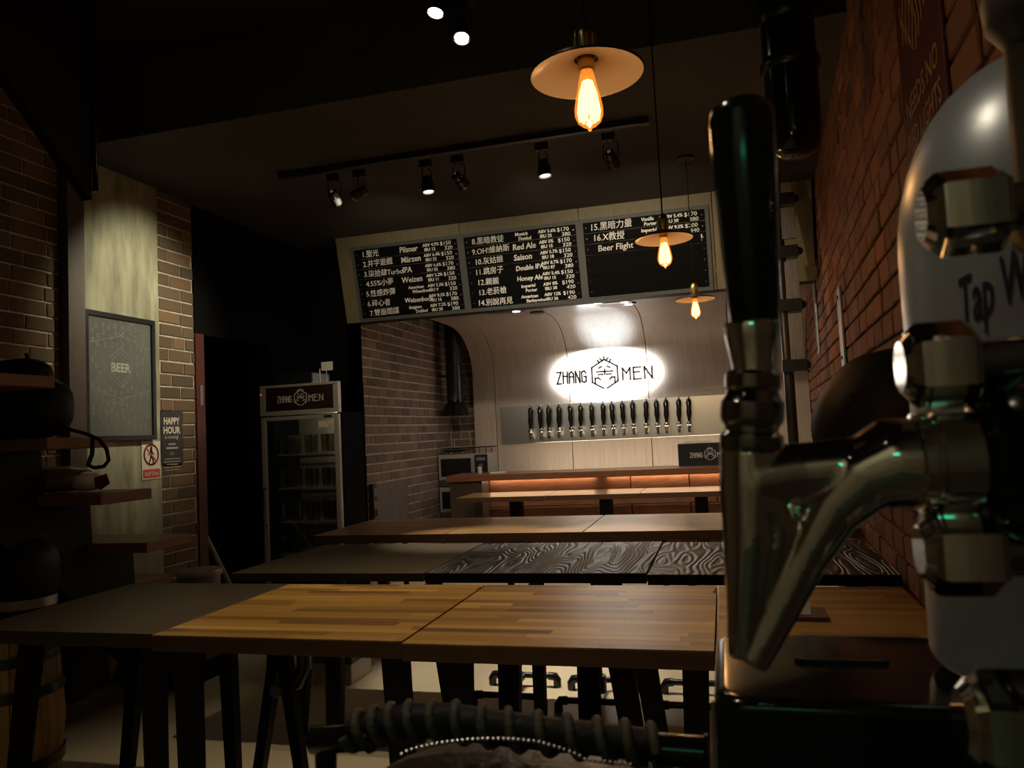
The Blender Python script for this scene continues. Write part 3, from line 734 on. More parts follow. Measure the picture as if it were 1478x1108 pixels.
MB().box(fx1-.19, fx1-.12, fy+.015, fy+.0175, dz1-.10, dz1-.05).build('sticker', 'cream', d_)
MB().box(fx1-.11, fx1-.05, fy+.015, fy+.0175, dz1-.085, dz1-.045).build('sticker', 'cream', d_)
MB().box(fx1-.13, fx1-.06, fy-.002, fy, dz1-.025, dz1-.005).build('lock_plate', 'black_satin', d_)
MB().ball((fx0+.012, fy-.002, fh-.07), .006, n=8).build('pilot_lamp', 'dot_red', fr)
light('POINT', 'interior_fill', (fx1-.1, fy+.2, hdz-.05), 4, (1,.95,.75), fr, shadow_soft_size=.02)  # added lamp, only there to brighten the dim fridge interior
SHZ = [1.24, .97, .70, .44]
for z0 in SHZ:
    mb = MB(); mb.box(fx0+t_+.01, fx1-t_-.06, fy+.07, fy+.085, z0-.012, z0)
    for k in range(9): mb.box(fx0+t_+.01, fx1-t_-.06, fy+.10+k*.036, fy+.106+k*.036, z0-.006, z0)
    mb.build('shelf', 'fridge_trim', fr)
g0 = None
for si, z0 in enumerate(SHZ):
    for k in range(7):
        for q in range(1):
            if g0 is None:
                g0 = MB().lathe((0,0,0), (0,0,.15), [(0,.028),(.05,.03),(1,.038),(1,.035),(.08,.026)], 12, cap=False).build('beer_glass', 'drink_glass', smooth=50); o = g0
            else: o = g0.copy(); COL.objects.link(o)
            o.location = (fx0+.10+k*.075, fy+.13+.05*(k % 2), z0+.001)
            tag(o, 'clear beer glass, %s from the left on the %s shelf inside the fridge' % (['first','second','third','fourth','fifth','sixth','last'][k], ['top', 'second', 'third', 'lowest'][si]), 'glass', 'beer glasses in the fridge')
# things on top of the fridge
tag(MB().box(fx0+.02, fx0+.42, fy+.10, fy+.40, fh+.001, fh+.10).build('storage_tray', 'black_satin', bevel=.01), 'low dark tray on top of the fridge', 'tray')
r = thing('small_placard', 'small pale pink placard on two pins atop the fridge', 'sign', (fx1-.16, fy+.12, fh))
MB().cyl((fx1-.22, fy+.12, fh), (fx1-.22, fy+.12, fh+.12), .004, 6).cyl((fx1-.16, fy+.12, fh), (fx1-.16, fy+.12, fh+.12), .004, 6).build('pin', 'galv', r)
MB().box(fx1-.20, fx1-.10, fy+.112, fy+.118, fh+.10, fh+.17).build('card', 'logo_white', r)
# rack in the dark passage
rk = thing('wire_rack', 'dark rack with pale rails in the unlit doorway left of the fridge', 'rack', (-4.35, 5.6, 0))
for xx in (-4.75, -4.15):
    for yy in (5.5, 5.9): MB().box(xx, xx+.03, yy, yy+.03, 0, 1.9).build('post', 'black', rk)
for z0 in (.55, .90, 1.08, 1.42, 1.66): MB().box(-4.75, -4.12, 5.49, 5.50, z0, z0+.012).build('rail', 'grey', rk)
for z0 in (.50, 1.03, 1.60): MB().box(-4.74, -4.13, 5.51, 5.92, z0-.02, z0).build('shelf', 'black', rk)
# brooms
for (a, b, nm, lab, m1) in (((284,748), (326,832), 'mop', 'pale mop pole leaning out of the doorway with a dark grip', 'pole'), ((287,782), (299,830), 'broom', 'thin red-brown broom handle standing by the door frame', 'sign_red')):
    A = aty(a[0], a[1], 4.98); B = aty(b[0], b[1], 4.90); e = A+(B-A)*((A.z-.02)/(A.z-B.z))
    r = thing(nm, lab, nm, (e.x, e.y, 0)); MB().tube([A, e], .019 if nm == 'mop' else .010, 8).build('pole', m1, r, smooth=60)
    MB().tube([A, A+(B-A)*.28], .023 if nm == 'mop' else .013, 8).build('grip', 'black', r, smooth=60)
    MB().box(e.x-.12, e.x+.12, e.y-.03, e.y+.03, .0, .05).build('head', 'grey', r)

# ================================================================== LEFT WALL PICTURES
xp = XL+.02
a = atx(121, 445, xp+.03); b = atx(226, 634, xp+.03)
y0, y1, z0, z1 = a.y, b.y, b.z, a.z
r = thing('framed_poster', 'black framed dark beer poster hanging on the pale timber panel', 'picture', (xp, (y0+y1)/2, z0))
mb = MB(); fw = .028
for (c, d, e, f) in ((y0, y1, z0, z0+fw), (y0, y1, z1-fw, z1), (y0, y0+fw, z0+fw, z1-fw), (y1-fw, y1, z0+fw, z1-fw)): mb.box(xp+.001, xp+.035, c, d, e, f)
mb.build('frame', 'black_satin', r)
pr = MB().box(xp+.002, xp+.022, y0+fw, y1-fw, z0+fw, z1-fw).build('print', 'poster', r)
pc = V((xp+.0225, (y0+y1)/2+.0, (z0+z1)/2+.06))
MB().text('BEER', .075, pc-Z*.027, Y, Z, X, align='CENTER', off=.002, sx=.95).build('lettering', 'print_light', pr)
mb = MB()
hexa = lambda rr_, q: [(rr_*math.sin(PI/3*k), q*rr_*math.cos(PI/3*k)) for k in range(7)]
mb.stroke(hexa(.095, 1.25), pc, Y, Z, X, .004, .0008); mb.stroke(hexa(.075, 1.25), pc, Y, Z, X, .003, .0008)
for s_ in (-1, 1):
    for t in (-1, 1): mb.stroke([(0, s_*.19), (t*.13, s_*.30)], pc, Y, Z, X, .003, .0008); mb.stroke([(0, s_*.19), (t*.24, s_*.13)], pc, Y, Z, X, .003, .0008)
    mb.stroke([(0, s_*.15), (0, s_*.32)], pc, Y, Z, X, .003, .0008)
mb.build('line_art', 'print_grey', pr)
mb = MB(); rh = random.Random(3); pts = []
while len(pts) < 150:
    u, v = rh.uniform(y0+fw+.035, y1-fw-.035), rh.uniform(z0+fw+.04, z1-fw-.04)
    if abs(u-pc.y) < .13 and abs(v-pc.z) < .11: continue
    if all((u-q[0])**2+(v-q[1])**2 > .040**2 for q in pts): pts.append((u, v))
    elif rh.random() < .0004: break
for (u, v) in pts:
    a_ = rh.uniform(0, 6); rr_ = rh.uniform(.009, .013); c = V((xp+.0225, u, v))
    mb.stroke([(rr_*math.sin(a_+2*PI*k/6), 1.25*rr_*math.cos(a_+2*PI*k/6)) for k in range(7)], c, Y, Z, X, .003, .0006)
    mb.stroke([(0, -rr_), (rr_*.4*math.cos(a_), rr_*.8)], c, Y, Z, X, .003, .0006)
o = mb.build('hop_pattern', 'print_grey', pr); o['kind'] = 'stuff'
# staff only sign
a = atx(203, 637, xp); b = atx(231, 690, xp); y0, y1, z0, z1 = a.y, b.y, b.z, a.z
r = thing('warning_sign', 'white sign with red no-entry ring and walking figure under the poster', 'sign', (xp, (y0+y1)/2, z0))
MB().box(xp+.001, xp+.006, y0, y1, z0, z1).build('plate', 'sign_white', r)
cz, cyy, rr_ = z1-.085, (y0+y1)/2, .062
q = MB(); q.stroke([(rr_*math.sin(2*PI*k/24), rr_*math.cos(2*PI*k/24)) for k in range(25)], V((xp+.006, cyy, cz)), Y, Z, X, .013, .0012); q.stroke([(-rr_*.7, rr_*.7), (rr_*.7, -rr_*.7)], V((xp+.006, cyy, cz)), Y, Z, X, .011, .0014)
q.build('prohibition_ring', 'sign_red', r)
q = MB(); O_ = V((xp+.006, cyy, cz)); q.ball(O_+Z*.043+X*.0005, .0015, .010, .010, 10); q.stroke([(0,.03),(0,-.01)], O_, Y, Z, X, .02, .001); q.stroke([(0,-.01),(-.018,-.05)], O_, Y, Z, X, .010, .001); q.stroke([(0,-.01),(.014,-.028),(.016,-.05)], O_, Y, Z, X, .010, .001); q.stroke([(0,.025),(-.026,.0)], O_, Y, Z, X, .007, .001); q.stroke([(0,.025),(.024,.002)], O_, Y, Z, X, .007, .001)
q.build('walking_figure', 'black', r)
MB().box(xp+.006, xp+.0068, y0+.008, y1-.008, z0+.008, z0+.062).build('red_band', 'sign_red', r)
MB().text('Staff Only', .038, V((xp+.0072, cyy, z0+.022)), Y, Z, X, align='CENTER', sx=.82).build('lettering', 'sign_white', r)
# happy hour poster
xb = XL+.016
a = atx(230, 593, xb); b = atx(264, 668, xb); y0, y1, z0, z1 = a.y, b.y, b.z, a.z
r = thing('paper_poster', 'black happy hour poster taped on the brick strip', 'poster', (xb, (y0+y1)/2, z0))
MB().box(xb, xb+.004, y0, y1, z0, z1).build('sheet', 'black_satin', r)
cyy = (y0+y1)/2
MB().text('HAPPY', .062, V((xb+.0044, cyy, z1-.085)), Y, Z, X, align='CENTER', off=.002, sx=.8).text('HOUR', .062, V((xb+.0044, cyy, z1-.145)), Y, Z, X, align='CENTER', off=.002, sx=.9).text('is coming!', .032, V((xb+.0044, cyy, z1-.178)), Y, Z, X, align='CENTER').build('lettering', 'cream', r)
q = MB(); O_ = V((xb+.004, cyy, z1-.26)); q.stroke([(-.05,.02),(.05,.02)], O_, Y, Z, X, .012, .0008); q.stroke([(-.03,.045),(.03,.045)], O_, Y, Z, X, .01, .0008)
q.text('3x1', .03, O_-Z*.025+X*.0004, Y, Z, X, align='CENTER')
for k, ln in enumerate((.07, .08, .05, .075, .06)): q.stroke([(-ln,-.05-k*.018),(ln,-.05-k*.018)], O_, Y, Z, X, .005, .0006)
q.build('small_print', 'print_light', r)

# ================================================================== STAIRS
st = thing('staircase', 'dark wooden staircase with black stepped stringer along the left brick wall', 'staircase', (-3.0, 3.0, 0))
STEP = []
for k in range(-4, 4):      # k=0 is the tread at z 0.90
    yy = 3.03-.27*(-k) if k < 0 else 3.03+.27*k
    zz = .90-.247*k
    if zz < .1: continue
    STEP.append((yy, zz))
    MB().box(-3.47, -2.60 if k < 1 else -2.935, yy, yy+.31, zz-.048, zz).build('tread', 'tread', st, bevel=.004)
STEP.sort()
poly = []
for (yy, zz) in STEP: poly += [(yy+.03, zz-.049), (yy+.285, zz-.049)]
poly += [(STEP[-1][0]+.285, .0), (STEP[-1][0]-.12, 0)]
poly += [(STEP[0][0]+.03, STEP[0][1]-.42)]
MB().prism(poly, V((-3.16, 0, 0)), Y, Z, X, .23).build('stringer', 'black', st)
up = thing('upper_stringer', 'black steel panel and hanger rod of the upper stair flight at top left', 'stair part', (-2.6, 2.7, 2.44))
MB().prism([(1.2, 3.8-.02), (1.2, 3.75), (2.725, 2.425), (2.735, 3.449), (1.2, 3.449)][2:]+[(1.55, 3.449)], V((-2.64, 0, 0)), Y, Z, X, .05).build('plate', 'black', up)
MB().cyl((-2.58, 2.735, 2.46), (-2.58, 2.735, 3.449), .012, 10).build('rod', 'black_gloss', up, smooth=60)
# bag on the stairs
def drop(z): return z
bz = 1.393
bg = thing('shoulder_bag', 'black shoulder bag slumped on a stair tread, strap hanging over the edge', 'bag', (-2.9, 2.62, bz))
mb = MB(); mb.ball((-2.90, 2.665, bz+.135), .22, .11, .135, 20, e=.7); mb.ball((-2.93, 2.665, bz+.27), .16, .08, .085, 16, e=.8)
mb.build('body', 'leather_dark', bg, smooth=60)
S1 = [aty(px, py, 2.66) for px, py in ((38,510),(50,560),(66,598),(95,618),(125,626),(143,634),(154,648),(157,664),(150,673),(136,675),(127,671))]
sb = MB(); sb.tube(S1, .008, 8); sb.tube([S1[-1], aty(133,655,2.66), aty(134,632,2.66)], .009, 8); sb.build('strap', 'leather_dark', bg, smooth=60)
sz_ = 1.1525
sn = thing('snack_bag', 'crumpled shiny snack bag with red trim lying on a stair tread', 'bag', (-2.9, 2.92, sz_))
mb = MB(); mb.ball((-2.98, 2.90, sz_+.06), .19, .10, .06, 18, e=.8); o = mb.build('pouch', 'snack', sn, smooth=60)
mb = MB(); mb.ball((-2.80, 2.90, sz_+.045), .07, .07, .045, 12, e=.9); mb.build('clear_window', 'plastic_clear', sn, smooth=60)
mb = MB(); mb.add([(-2.86,2.87,sz_+.10),(-2.80,2.85,sz_+.085),(-2.74,2.88,sz_+.02),(-2.80,2.93,sz_+.03),(-2.72,2.85,sz_+.06),(-2.66,2.86,sz_+.075),(-2.68,2.90,sz_+.03),(-2.75,2.92,sz_+.002)], [(0,1,2,3),(2,4,5,6),(3,2,6,7)]); o = mb.build('red_flap', 'red_plastic', sn); m_ = o.modifiers.new('s', 'SOLIDIFY'); m_.thickness = .004
# black sack, bin and barrel low left
p = aty(20, 845, 2.72)
sk = thing('black_sack', 'black sack with a shiny base beside the dark table, left edge', 'sack', (p.x, 2.72, 0))
mb = MB(); mb.ball((p.x+.06, 2.72, .82), .13, .13, .15, 18, e=.8); mb.lathe((p.x+.06,2.72,0), (p.x+.06,2.72,.76), [(0,.10),(.9,.12),(1,.09)], 18); mb.build('body', 'leather_dark', sk, smooth=60)
MB().lathe((p.x+.06,2.72,.68), (p.x+.06,2.72,.72), [(0,.124),(1,.124),(1,.12),(0,.12)], 24, cap=False).build('rim', 'galv', sk, smooth=50)
p = aty(72, 1050, 2.36); p.x -= .195
ba = thing('barrel', 'pale wooden barrel with dark hoop below the dark table, bottom left', 'barrel', (p.x, 2.36, 0))
br_ = [(0,.15),(.2,.175),(.5,.19),(.8,.175),(1,.15)]
for k in range(18):
    a0, a1 = 2*PI*k/18+.008, 2*PI*(k+1)/18-.008; P = []; F = []
    for (h, rr_) in br_:
        for (an, ro) in ((a0, rr_), (a1, rr_), (a1, rr_-.018), (a0, rr_-.018)): P.append((p.x+ro*math.cos(an), 2.36+ro*math.sin(an), h*.685))
    for i in range(4):
        for j in range(4): F.append((i*4+j, i*4+(j+1) % 4, i*4+4+(j+1) % 4, i*4+4+j))
    F += [(3,2,1,0), (16,17,18,19)]
    MB().add(P, F).build('stave', 'barrel_wood', ba)
MB().lathe((p.x,2.36,.665), (p.x,2.36,.675), [(0,.148),(1,.148)], 24).build('head', 'barrel_wood', ba)
for h in (.08, .20, .46, .58):
    rr_ = .156+.041*math.sin(PI*h/.685); MB().lathe((p.x,2.36,h-.018), (p.x,2.36,h+.018), [(0,rr_),(1,rr_),(1,rr_-.004),(0,rr_-.004)], 28, cap=False).build('hoop', 'black_satin', ba, smooth=60)
p = atz(288, 822, .56)
sl = thing('lidded_bin', 'round grey lidded bin in the gap behind the dark table', 'bin', (p.x, p.y, 0))
MB().lathe((p.x,p.y,0), (p.x,p.y,.53), [(0,.10),(1,.125)], 26).build('body', 'grey', sl, smooth=50)
MB().lathe((p.x,p.y,.53), (p.x,p.y,.565), [(0,.135),(.5,.138),(.9,.13),(1,.12)], 26).build('lid', 'lid_grey', sl, smooth=40)

# ================================================================== TABLES
TZ = .75
cube = bpy.data.meshes.new('stave'); 
_c = MB().box(-.5,.5,-.5,.5,-.5,.5); cube.from_pydata([tuple(v) for v in _c.v], [], _c.f); cube.materials.append(MT['stave'])
def table(x0, x1, y0, y1, top, edge, label, group, thick=.045, staved=False, seed=0, z=TZ):
    r = thing('table', label, 'table', ((x0+x1)/2, (y0+y1)/2, 0), group)
    zt = z-.004 if staved else z
    t = MB().box(x0+.002, x1-.002, y0, y1, z-thick, zt).build('tabletop', edge if staved else top, r, bevel=.002)
    if staved:
        rr = random.Random(seed); n = int(round((y1-y0)/.042)); ph = (y1-y0)/n; b = BASE[t.name]
        for k in range(n):
            u = x0+.002-rr.uniform(0, .3)
            while u < x1-.002:
                L = rr.uniform(.28, .55); a_, b_ = max(u, x0+.002), min(u+L, x1-.002)
                if b_-a_ > .015:
                    o = bpy.data.objects.new('stave', cube); COL.objects.link(o); o.parent = t
                    o.location = V(((a_+b_)/2, y0+(k+.5)*ph, z-.002+rr.uniform(-.00015,.00015)))-b
                    o.scale = (b_-a_-.0005, ph-.0005, .004)
                u += L
    elif edge != top:
        MB().box(x0+.002, x1-.002, y0-.002, y0, z-thick, z-.001).build('edge_band', edge, r)
    return r
def leg(r, t0, t1, yy, w=.075, d=.05, zt=.70, shift=0):
    a = aty(t0[0], t0[1], yy); b = aty(t1[0], t1[1], yy); s_ = (b-a)/(a.z-b.z)
    top = a+s_*(a.z-zt); bot = a+s_*a.z; bot.y += shift
    MB().beam(bot, top, w*.66, w*.84, d0=d*.8, d1=d).build('leg', 'black', r)
G1 = 'nearest row of tables'
ta = table(-2.52, -1.757, 2.07, 2.86, 'table_dark', 'table_dark', 'plain dark table at the left end of the nearest row', G1)
tb = table(-1.757, -.913, 2.06, 2.85, 'stave', 'table_edge', 'lit butcher-block table of the nearest row, next to the dark table', G1, thick=.05, staved=True, seed=1)
tc_ = table(-.909, -.057, 2.04, 2.85, 'stave', 'table_edge', 'glossy butcher-block table of the nearest row, left of the beer faucet', G1, thick=.05, staved=True, seed=2)
td = table(-.053, .535, 2.03, 2.84, 'stave', 'table_edge', 'butcher-block table of the nearest row seen behind the faucet spout', G1, thick=.05, staved=True, seed=3)
leg(ta, (44,950), (28,1100), 2.12); leg(ta, (222,950), (226,1100), 2.12); leg(ta, (330,960), (335,1060), 2.76); leg(ta, (200,930), (190,1040), 2.78)
leg(tb, (272,950), (277,1100), 2.12, w=.09); leg(tb, (572,955), (578,1040), 2.12, w=.085); leg(tb, (398,955), (378,1090), 2.76, w=.06); leg(tb, (412,955), (432,1090), 2.70, w=.06)
leg(tc_, (666,955), (668,1040), 2.12, w=.07); leg(tc_, (932,958), (948,1050), 2.12, w=.065); leg(tc_, (736,958), (737,1050), 2.76, w=.10); leg(tc_, (850,958), (852,1050), 2.76, w=.10)
leg(tc_, (1004,958), (1006,1050), 2.12, w=.08); leg(td, (1060,958), (1064,1050), 2.12, w=.08); leg(td, (1330,960), (1345,1060), 2.12); leg(td, (1290,958), (1300,1050), 2.76)
# pipe union on the splayed leg pair
p = aty(396, 998, 2.66); q = tb
MB().lathe(p, p+V((0,.09,0)), [(0,.022),(.1,.026),(1,.026)], 16).build('bolt_end', 'grey', q, smooth=40)
MB().tube([p+V((.0,.05,0)), p+V((.07,.05,.02)), p+V((.10,.05,.08)), p+V((.10,.05,.16))], .028, 10).build('elbow', 'black_satin', q, smooth=60)
G2 = 'second row of tables'
t2 = [table(-2.20, -1.262, 3.09, 3.95, 'table_olive', 'table_dark', 'plain dark olive table at the left end of the second row', G2, thick=.035),
      table(-1.258, -.327, 3.09, 3.93, 'burnt_wood', 'black', 'black charred-wood table with raised wavy grain, middle of the second row', G2, thick=.04),
      table(-.323, .58, 3.06, 3.90, 'burnt_wood', 'black', 'black charred-wood table at the right end of the second row, behind the faucet', G2, thick=.04)]
leg(t2[0], (484,955), (484,1050), 3.14, w=.10); leg(t2[0], (560,940), (566,1040), 3.85, w=.06); leg(t2[0], (445,900), (440,980), 3.2, w=.06)
leg(t2[1], (642,955), (655,1040), 3.14, w=.08); leg(t2[1], (896,955), (912,1050), 3.14, w=.13); leg(t2[1], (778,955), (781,1040), 3.14, w=.065)
leg(t2[2], (1240,880), (1255,980), 3.14, w=.08); leg(t2[2], (1150,900), (1155,980), 3.2, w=.08)
def pipe_base(r, cx, cy_, h):
    q = MB(); R_ = .015
    for yy in (cy_-.15, cy_+.17): 
        q.tube([(cx-.15,yy,.055),(cx+.15,yy,.055)], R_, 10)
        for s_ in (-1, 1):
            q.tube([(cx+s_*.13,yy,.055),(cx+s_*.165,yy,.052),(cx+s_*.175,yy,.035),(cx+s_*.175,yy,.0)], [.02,.021,.021,.02], 10)
    q.tube([(cx,cy_-.15,.055),(cx,cy_+.17,.055)], R_, 10)
    q.build('pipe_foot', 'black_satin', r, smooth=60)
    MB().tube([(cx,cy_,.055),(cx,cy_,h)], .018, 12).lathe((cx,cy_,.05), (cx,cy_,.13), [(0,.034),(1,.034)], 14).build('pipe_column', 'black_satin', r, smooth=60)
pipe_base(t2[1], -1.09, 3.88-.05, .71); pipe_base(t2[2], -.27+.08, 3.80, .71)
pipe_base(t2[1], -.66, 3.80, .71)
G3 = 'third row of tables'
T3 = [(-2.49,-1.632,'wooden table at the left end of the third row, beside the fridge'), (-1.628,-.803,'second wooden table of the third row, in front of the ovens'),
      (-.799,.02,'third wooden table of the third row, with a pale light streak'), (.024,.645,'fourth wooden table of the third row, hidden mostly behind the faucet')]
for i, (a, b, lab) in enumerate(T3):
    r = table(a, b, 4.33, 5.16, 'butcher', 'table_edge', lab, G3, thick=.05)
    pipe_base(r, (a+b)/2, 4.75, .69)
G4 = 'tables against the bar front'
T4 = [(-2.43,-1.587,'narrow wooden table at the left end of the row against the bar'), (-1.583,-.742,'second narrow table against the bar, under the glowing strip'),
      (-.738,.10,'third narrow table against the bar, below the black logo box'), (.104,.78,'last narrow table against the bar, behind the faucet')]
for i, (a, b, lab) in enumerate(T4):
    r = table(a, b, 6.80, 7.355, 'butcher', 'table_edge', lab, G4, thick=.045)
    cx = (a+b)/2+(.09 if i < 3 else .0)
    MB().box(cx-.055, cx+.055, 7.0, 7.11, .03, .70).build('post', 'black', r); MB().box(cx-.2, cx+.2, 6.88, 7.23, 0, .03).build('foot_plate', 'black', r)
# things on the floor, seen between the legs
p = atz(430, 1010, 0); 
bn = thing('low_bench', 'low reddish wooden bench on the floor beneath the left tables', 'bench', (p.x-.35, p.y+.55, 0))
bx0, by0 = p.x-.55, p.y+.5
for k in range(3): MB().box(bx0, bx0+.62, by0+k*.105, by0+k*.105+.098, .20, .235).build('slat', 'tread', bn, bevel=.003)
for (aa, bb) in ((.03,.02),(.54,.02),(.03,.25),(.54,.25)): MB().box(bx0+aa, bx0+aa+.05, by0+bb, by0+bb+.05, 0, .20).build('leg', 'dark_wood', bn)
p = atz(450, 1010, 0)
cr_ = thing('storage_crate', 'small dark green crate on the floor under the second row', 'crate', (p.x, p.y+.35, 0))
MB().box(p.x-.14, p.x+.1, p.y+.25, p.y+.5, 0, .11).build('box', 'white_plastic', cr_, bevel=.006); MB().box(p.x-.15, p.x+.11, p.y+.24, p.y+.51, .11, .16).build('lid', 'green_box', cr_, bevel=.01)
# menu card holder on the near right table
p = atz(1150, 893, TZ)
mc = thing('menu_card', 'white printed card in a small dark stand on the table behind the spout', 'card', (p.x, p.y, TZ))
MB().box(p.x-.06, p.x+.085, p.y-.03, p.y+.10, TZ, TZ+.012).build('stand', 'table_edge', mc)
MB().prism([(-.05,0),(.05,.0),(.05,.11),(-.05,.11)], V((p.x-.01, p.y, TZ+.012)), X, V((0,.55,.83)), V((0,-.83,.55)), .002).build('card', 'paper', mc)

# ================================================================== RIGHT WALL
def rwp(u, v, off): return V((RW0, 0, 0))+UR*u+Z*v+NR*off
UL = -UR
def rw_u(p): return (p-V((RW0,0,0))).dot(UR)
a = atrw(1310, 265, .03); b = atrw(1369, 187, .03)
u1, u0 = rw_u(a), rw_u(b); zb = (a.z+b.z)/2; zt = zb+.70
r = thing('tin_sign', 'dark red tin sign with gold ornament and lettering on the right brick wall', 'sign', rwp((u0+u1)/2, zb, .02))
MB().prism([(u0,zb),(u1,zb),(u1,zt),(u0,zt)], rwp(0,0,.018), UR, Z, NR, .008).build('plate', 'maroon', r, bevel=.002)
cw = (u1-u0)
O_ = rwp((u0+u1)/2, 0, .027)
MB().text('NEEDS NO', cw*.165, O_+Z*(zb+.165), UL, Z, NR, align='CENTER', off=.001).text('RED LIGHTS', cw*.165, O_+Z*(zb+.075), UL, Z, NR, align='CENTER', off=.001, sx=.92).build('lettering', 'gold', r)
q = MB(); rr = random.Random(9)
for k in range(11):
    x_ = (k-5)*.028*cw/.5; q.stroke([(x_*1.2+.014*math.sin(t*1.7+k), .30+.035*t+abs(x_)*.6) for t in range(9-abs(k-5))], O_+Z*zb, UL, Z, NR, .012, .0015)
for k in range(4): q.stroke([((.05+.03*k)*math.cos(t*.4), .50+.05*k+(.03)*math.sin(t*.4)) for t in range(9)], O_+Z*zb, UL, Z, NR, .010, .0015)
q.build('ornament', 'gold', r)['kind'] = 'stuff'
for (p1, p2, lab) in (((1213,413),(1218,530),'nearer bright steel strip fixed upright on the right brick wall'), ((1175,392),(1182,512),'farther dull steel strip fixed upright on the right brick wall')):
    a = atrw(*p1, .02); b = atrw(*p2, .02); u = (rw_u(a)+rw_u(b))/2
    r = thing('metal_strip', lab, 'metal strip', rwp(u, b.z, .02), 'steel strips on the right wall')
    MB().prism([(u-.085,b.z),(u+.085,b.z),(u+.085,a.z),(u-.085,a.z)], rwp(0,0,.018), UR, Z, NR, .012).build('bar', 'galv', r, bevel=.002)
    MB().prism([(u-.01,a.z-.06),(u+.01,a.z-.06),(u+.01,a.z-.04),(u-.01,a.z-.04)], rwp(0,0,.03), UR, Z, NR, .006).prism([(u-.01,b.z+.04),(u+.01,b.z+.04),(u+.01,b.z+.06),(u-.01,b.z+.06)], rwp(0,0,.03), UR, Z, NR, .006).build('screw', 'black_satin', r)
# dark dome lamp on the right wall
c = aty(1262, 600, 2.3)
r = thing('wall_dome', 'large black round dome shade on the right wall behind the faucet', 'wall lamp', c)
ax = V((.75,.55,-.45)).normalized()
MB().lathe(c-ax*.10, c+ax*.06, [(0,.002),(.03,.09),(.2,.16),(.5,.195),(.85,.21),(1,.213)], 32, cap=False).build('shade', 'black', r, smooth=60)
MB().lathe(c-ax*.09, c+ax*.058, [(0,.02),(.2,.15),(.5,.185),(1,.208)], 32, cap=False).build('shade_lining', 'chrome_dark', r, smooth=60)
MB().tube([c-ax*.10, V((rwx(2.4), 2.4, c.z+.03))], .02, 8).build('arm', 'black_satin', r)
# black cylinder speaker hanging at top right
p = aty(1150, 225, 3.1)
r = thing('hanging_cylinder', 'black cylindrical duct hanging from the upper ceiling at top right', 'duct', (p.x, 3.1, p.z))
MB().lathe((p.x,3.1,p.z), (p.x,3.1,ZU), [(0,.05),(.02,.085),(.08,.10),(1,.10)], 28).build('body', 'black_gloss', r, smooth=50)
for z_ in (p.z+.33, p.z+.52): MB().lathe((p.x,3.1,z_), (p.x,3.1,z_+.05), [(0,.104),(.3,.112),(.7,.112),(1,.104)], 28).build('clamp_ring', 'black_satin', r, smooth=40)
# pipe and plank rack farther along
p = aty(1143, 450, 5.6)
r = thing('plank_rack', 'weathered planks clamped to a black pipe on the far right wall', 'rack', (p.x, 5.6, 0))
MB().cyl((p.x-.05, 5.6, 0), (p.x-.05, 5.6, ZC), .035, 12).build('pipe', 'black_satin', r, smooth=60)
for (ya, yb) in ((378,432), (450,520), (300,345)):
    z1_ = aty(1143, ya, 5.6).z; z0_ = aty(1143, yb, 5.6).z; MB().box(p.x-.03, p.x+.06, 5.57, 5.60, z0_, z1_).build('plank', 'weathered', r, bevel=.003)
for yy in (288, 364, 441, 528):
    z_ = aty(1143, yy, 5.6).z; MB().box(p.x-.09, p.x+.065, 5.54, 5.64, z_-.04, z_+.04).ball((p.x+.07, 5.58, z_), .03, n=10).build('clamp', 'black_satin', r)

# ================================================================== FOREGROUND: COUNTER, FAUCET, BOX, BAG
CT = .95
ct = thing('front_counter', 'dark serving counter below the faucet at the camera', 'counter', (-.4, .3, 0))
MB().box(-.43, .40, -.45, .72, CT-.05, CT).build('counter_top', 'table_dark', ct); MB().box(-.40, .40, -.35, .68, 0, CT-.05).build('carcass', 'black', ct)
FY = .42
def Fp(px, py, y=FY): return aty(px, py, y)
mpp = (Fp(1180,650)-Fp(1080,650)).length/100
fc = thing('beer_faucet', 'chrome beer faucet with tall black handle close to the camera', 'beer faucet', Fp(1440, 650))
MB().lathe(Fp(1090,472), Fp(1069,150), [(0,34*mpp),(.01,36*mpp),(.3,43*mpp),(.7,49*mpp),(.93,50*mpp),(.975,47*mpp),(1,36*mpp)], 40).build('handle', 'black_gloss', fc, smooth=50)
MB().lathe(Fp(1090,555), Fp(1085,466), [(0,34*mpp),(.05,37*mpp),(.3,33*mpp),(.75,40*mpp),(.95,43*mpp),(1,41*mpp)], 36).build('ferrule', 'chrome', fc, smooth=40)
k_ = [(0,46),(.05,50),(.22,50),(.27,42),(.33,42),(.38,48),(.44,50),(.62,50),(.68,44),(.76,40),(.80,44),(.95,44),(1,38)]
MB().lathe(Fp(1084,655), Fp(1087,535), [(h, q_*mpp*.95) for h, q_ in k_], 36).build('collar', 'chrome_dark', fc, smooth=35)
mb = MB()
mb.tube([Fp(1332,668), Fp(1285,668), Fp(1240,690), Fp(1198,735), Fp(1160,805), Fp(1120,890), Fp(1084,957)], [68*mpp, 66*mpp, 56*mpp, 44*mpp, 34*mpp, 28*mpp, 25*mpp], 24)
mb.tube([Fp(1320,665), Fp(1250,672), Fp(1160,680), Fp(1090,690)], [60*mpp, 44*mpp, 44*mpp, 50*mpp], 24)
mb.tube([Fp(1083,645), Fp(1085,700), Fp(1084,780), Fp(1078,860), Fp(1072,950)], [46*mpp, 49*mpp, 42*mpp, 32*mpp, 22*mpp], 24)
mb.tube([Fp(1100,720), Fp(1125,760), Fp(1105,850), Fp(1080,940)], [44*mpp, 36*mpp, 26*mpp, 20*mpp], 20)
bd = mb.build('spout_body', 'chrome', fc, smooth=80)
m_ = bd.modifiers.new('r', 'REMESH'); m_.mode = 'VOXEL'; m_.voxel_size = .0011; m_.use_smooth_shade = True
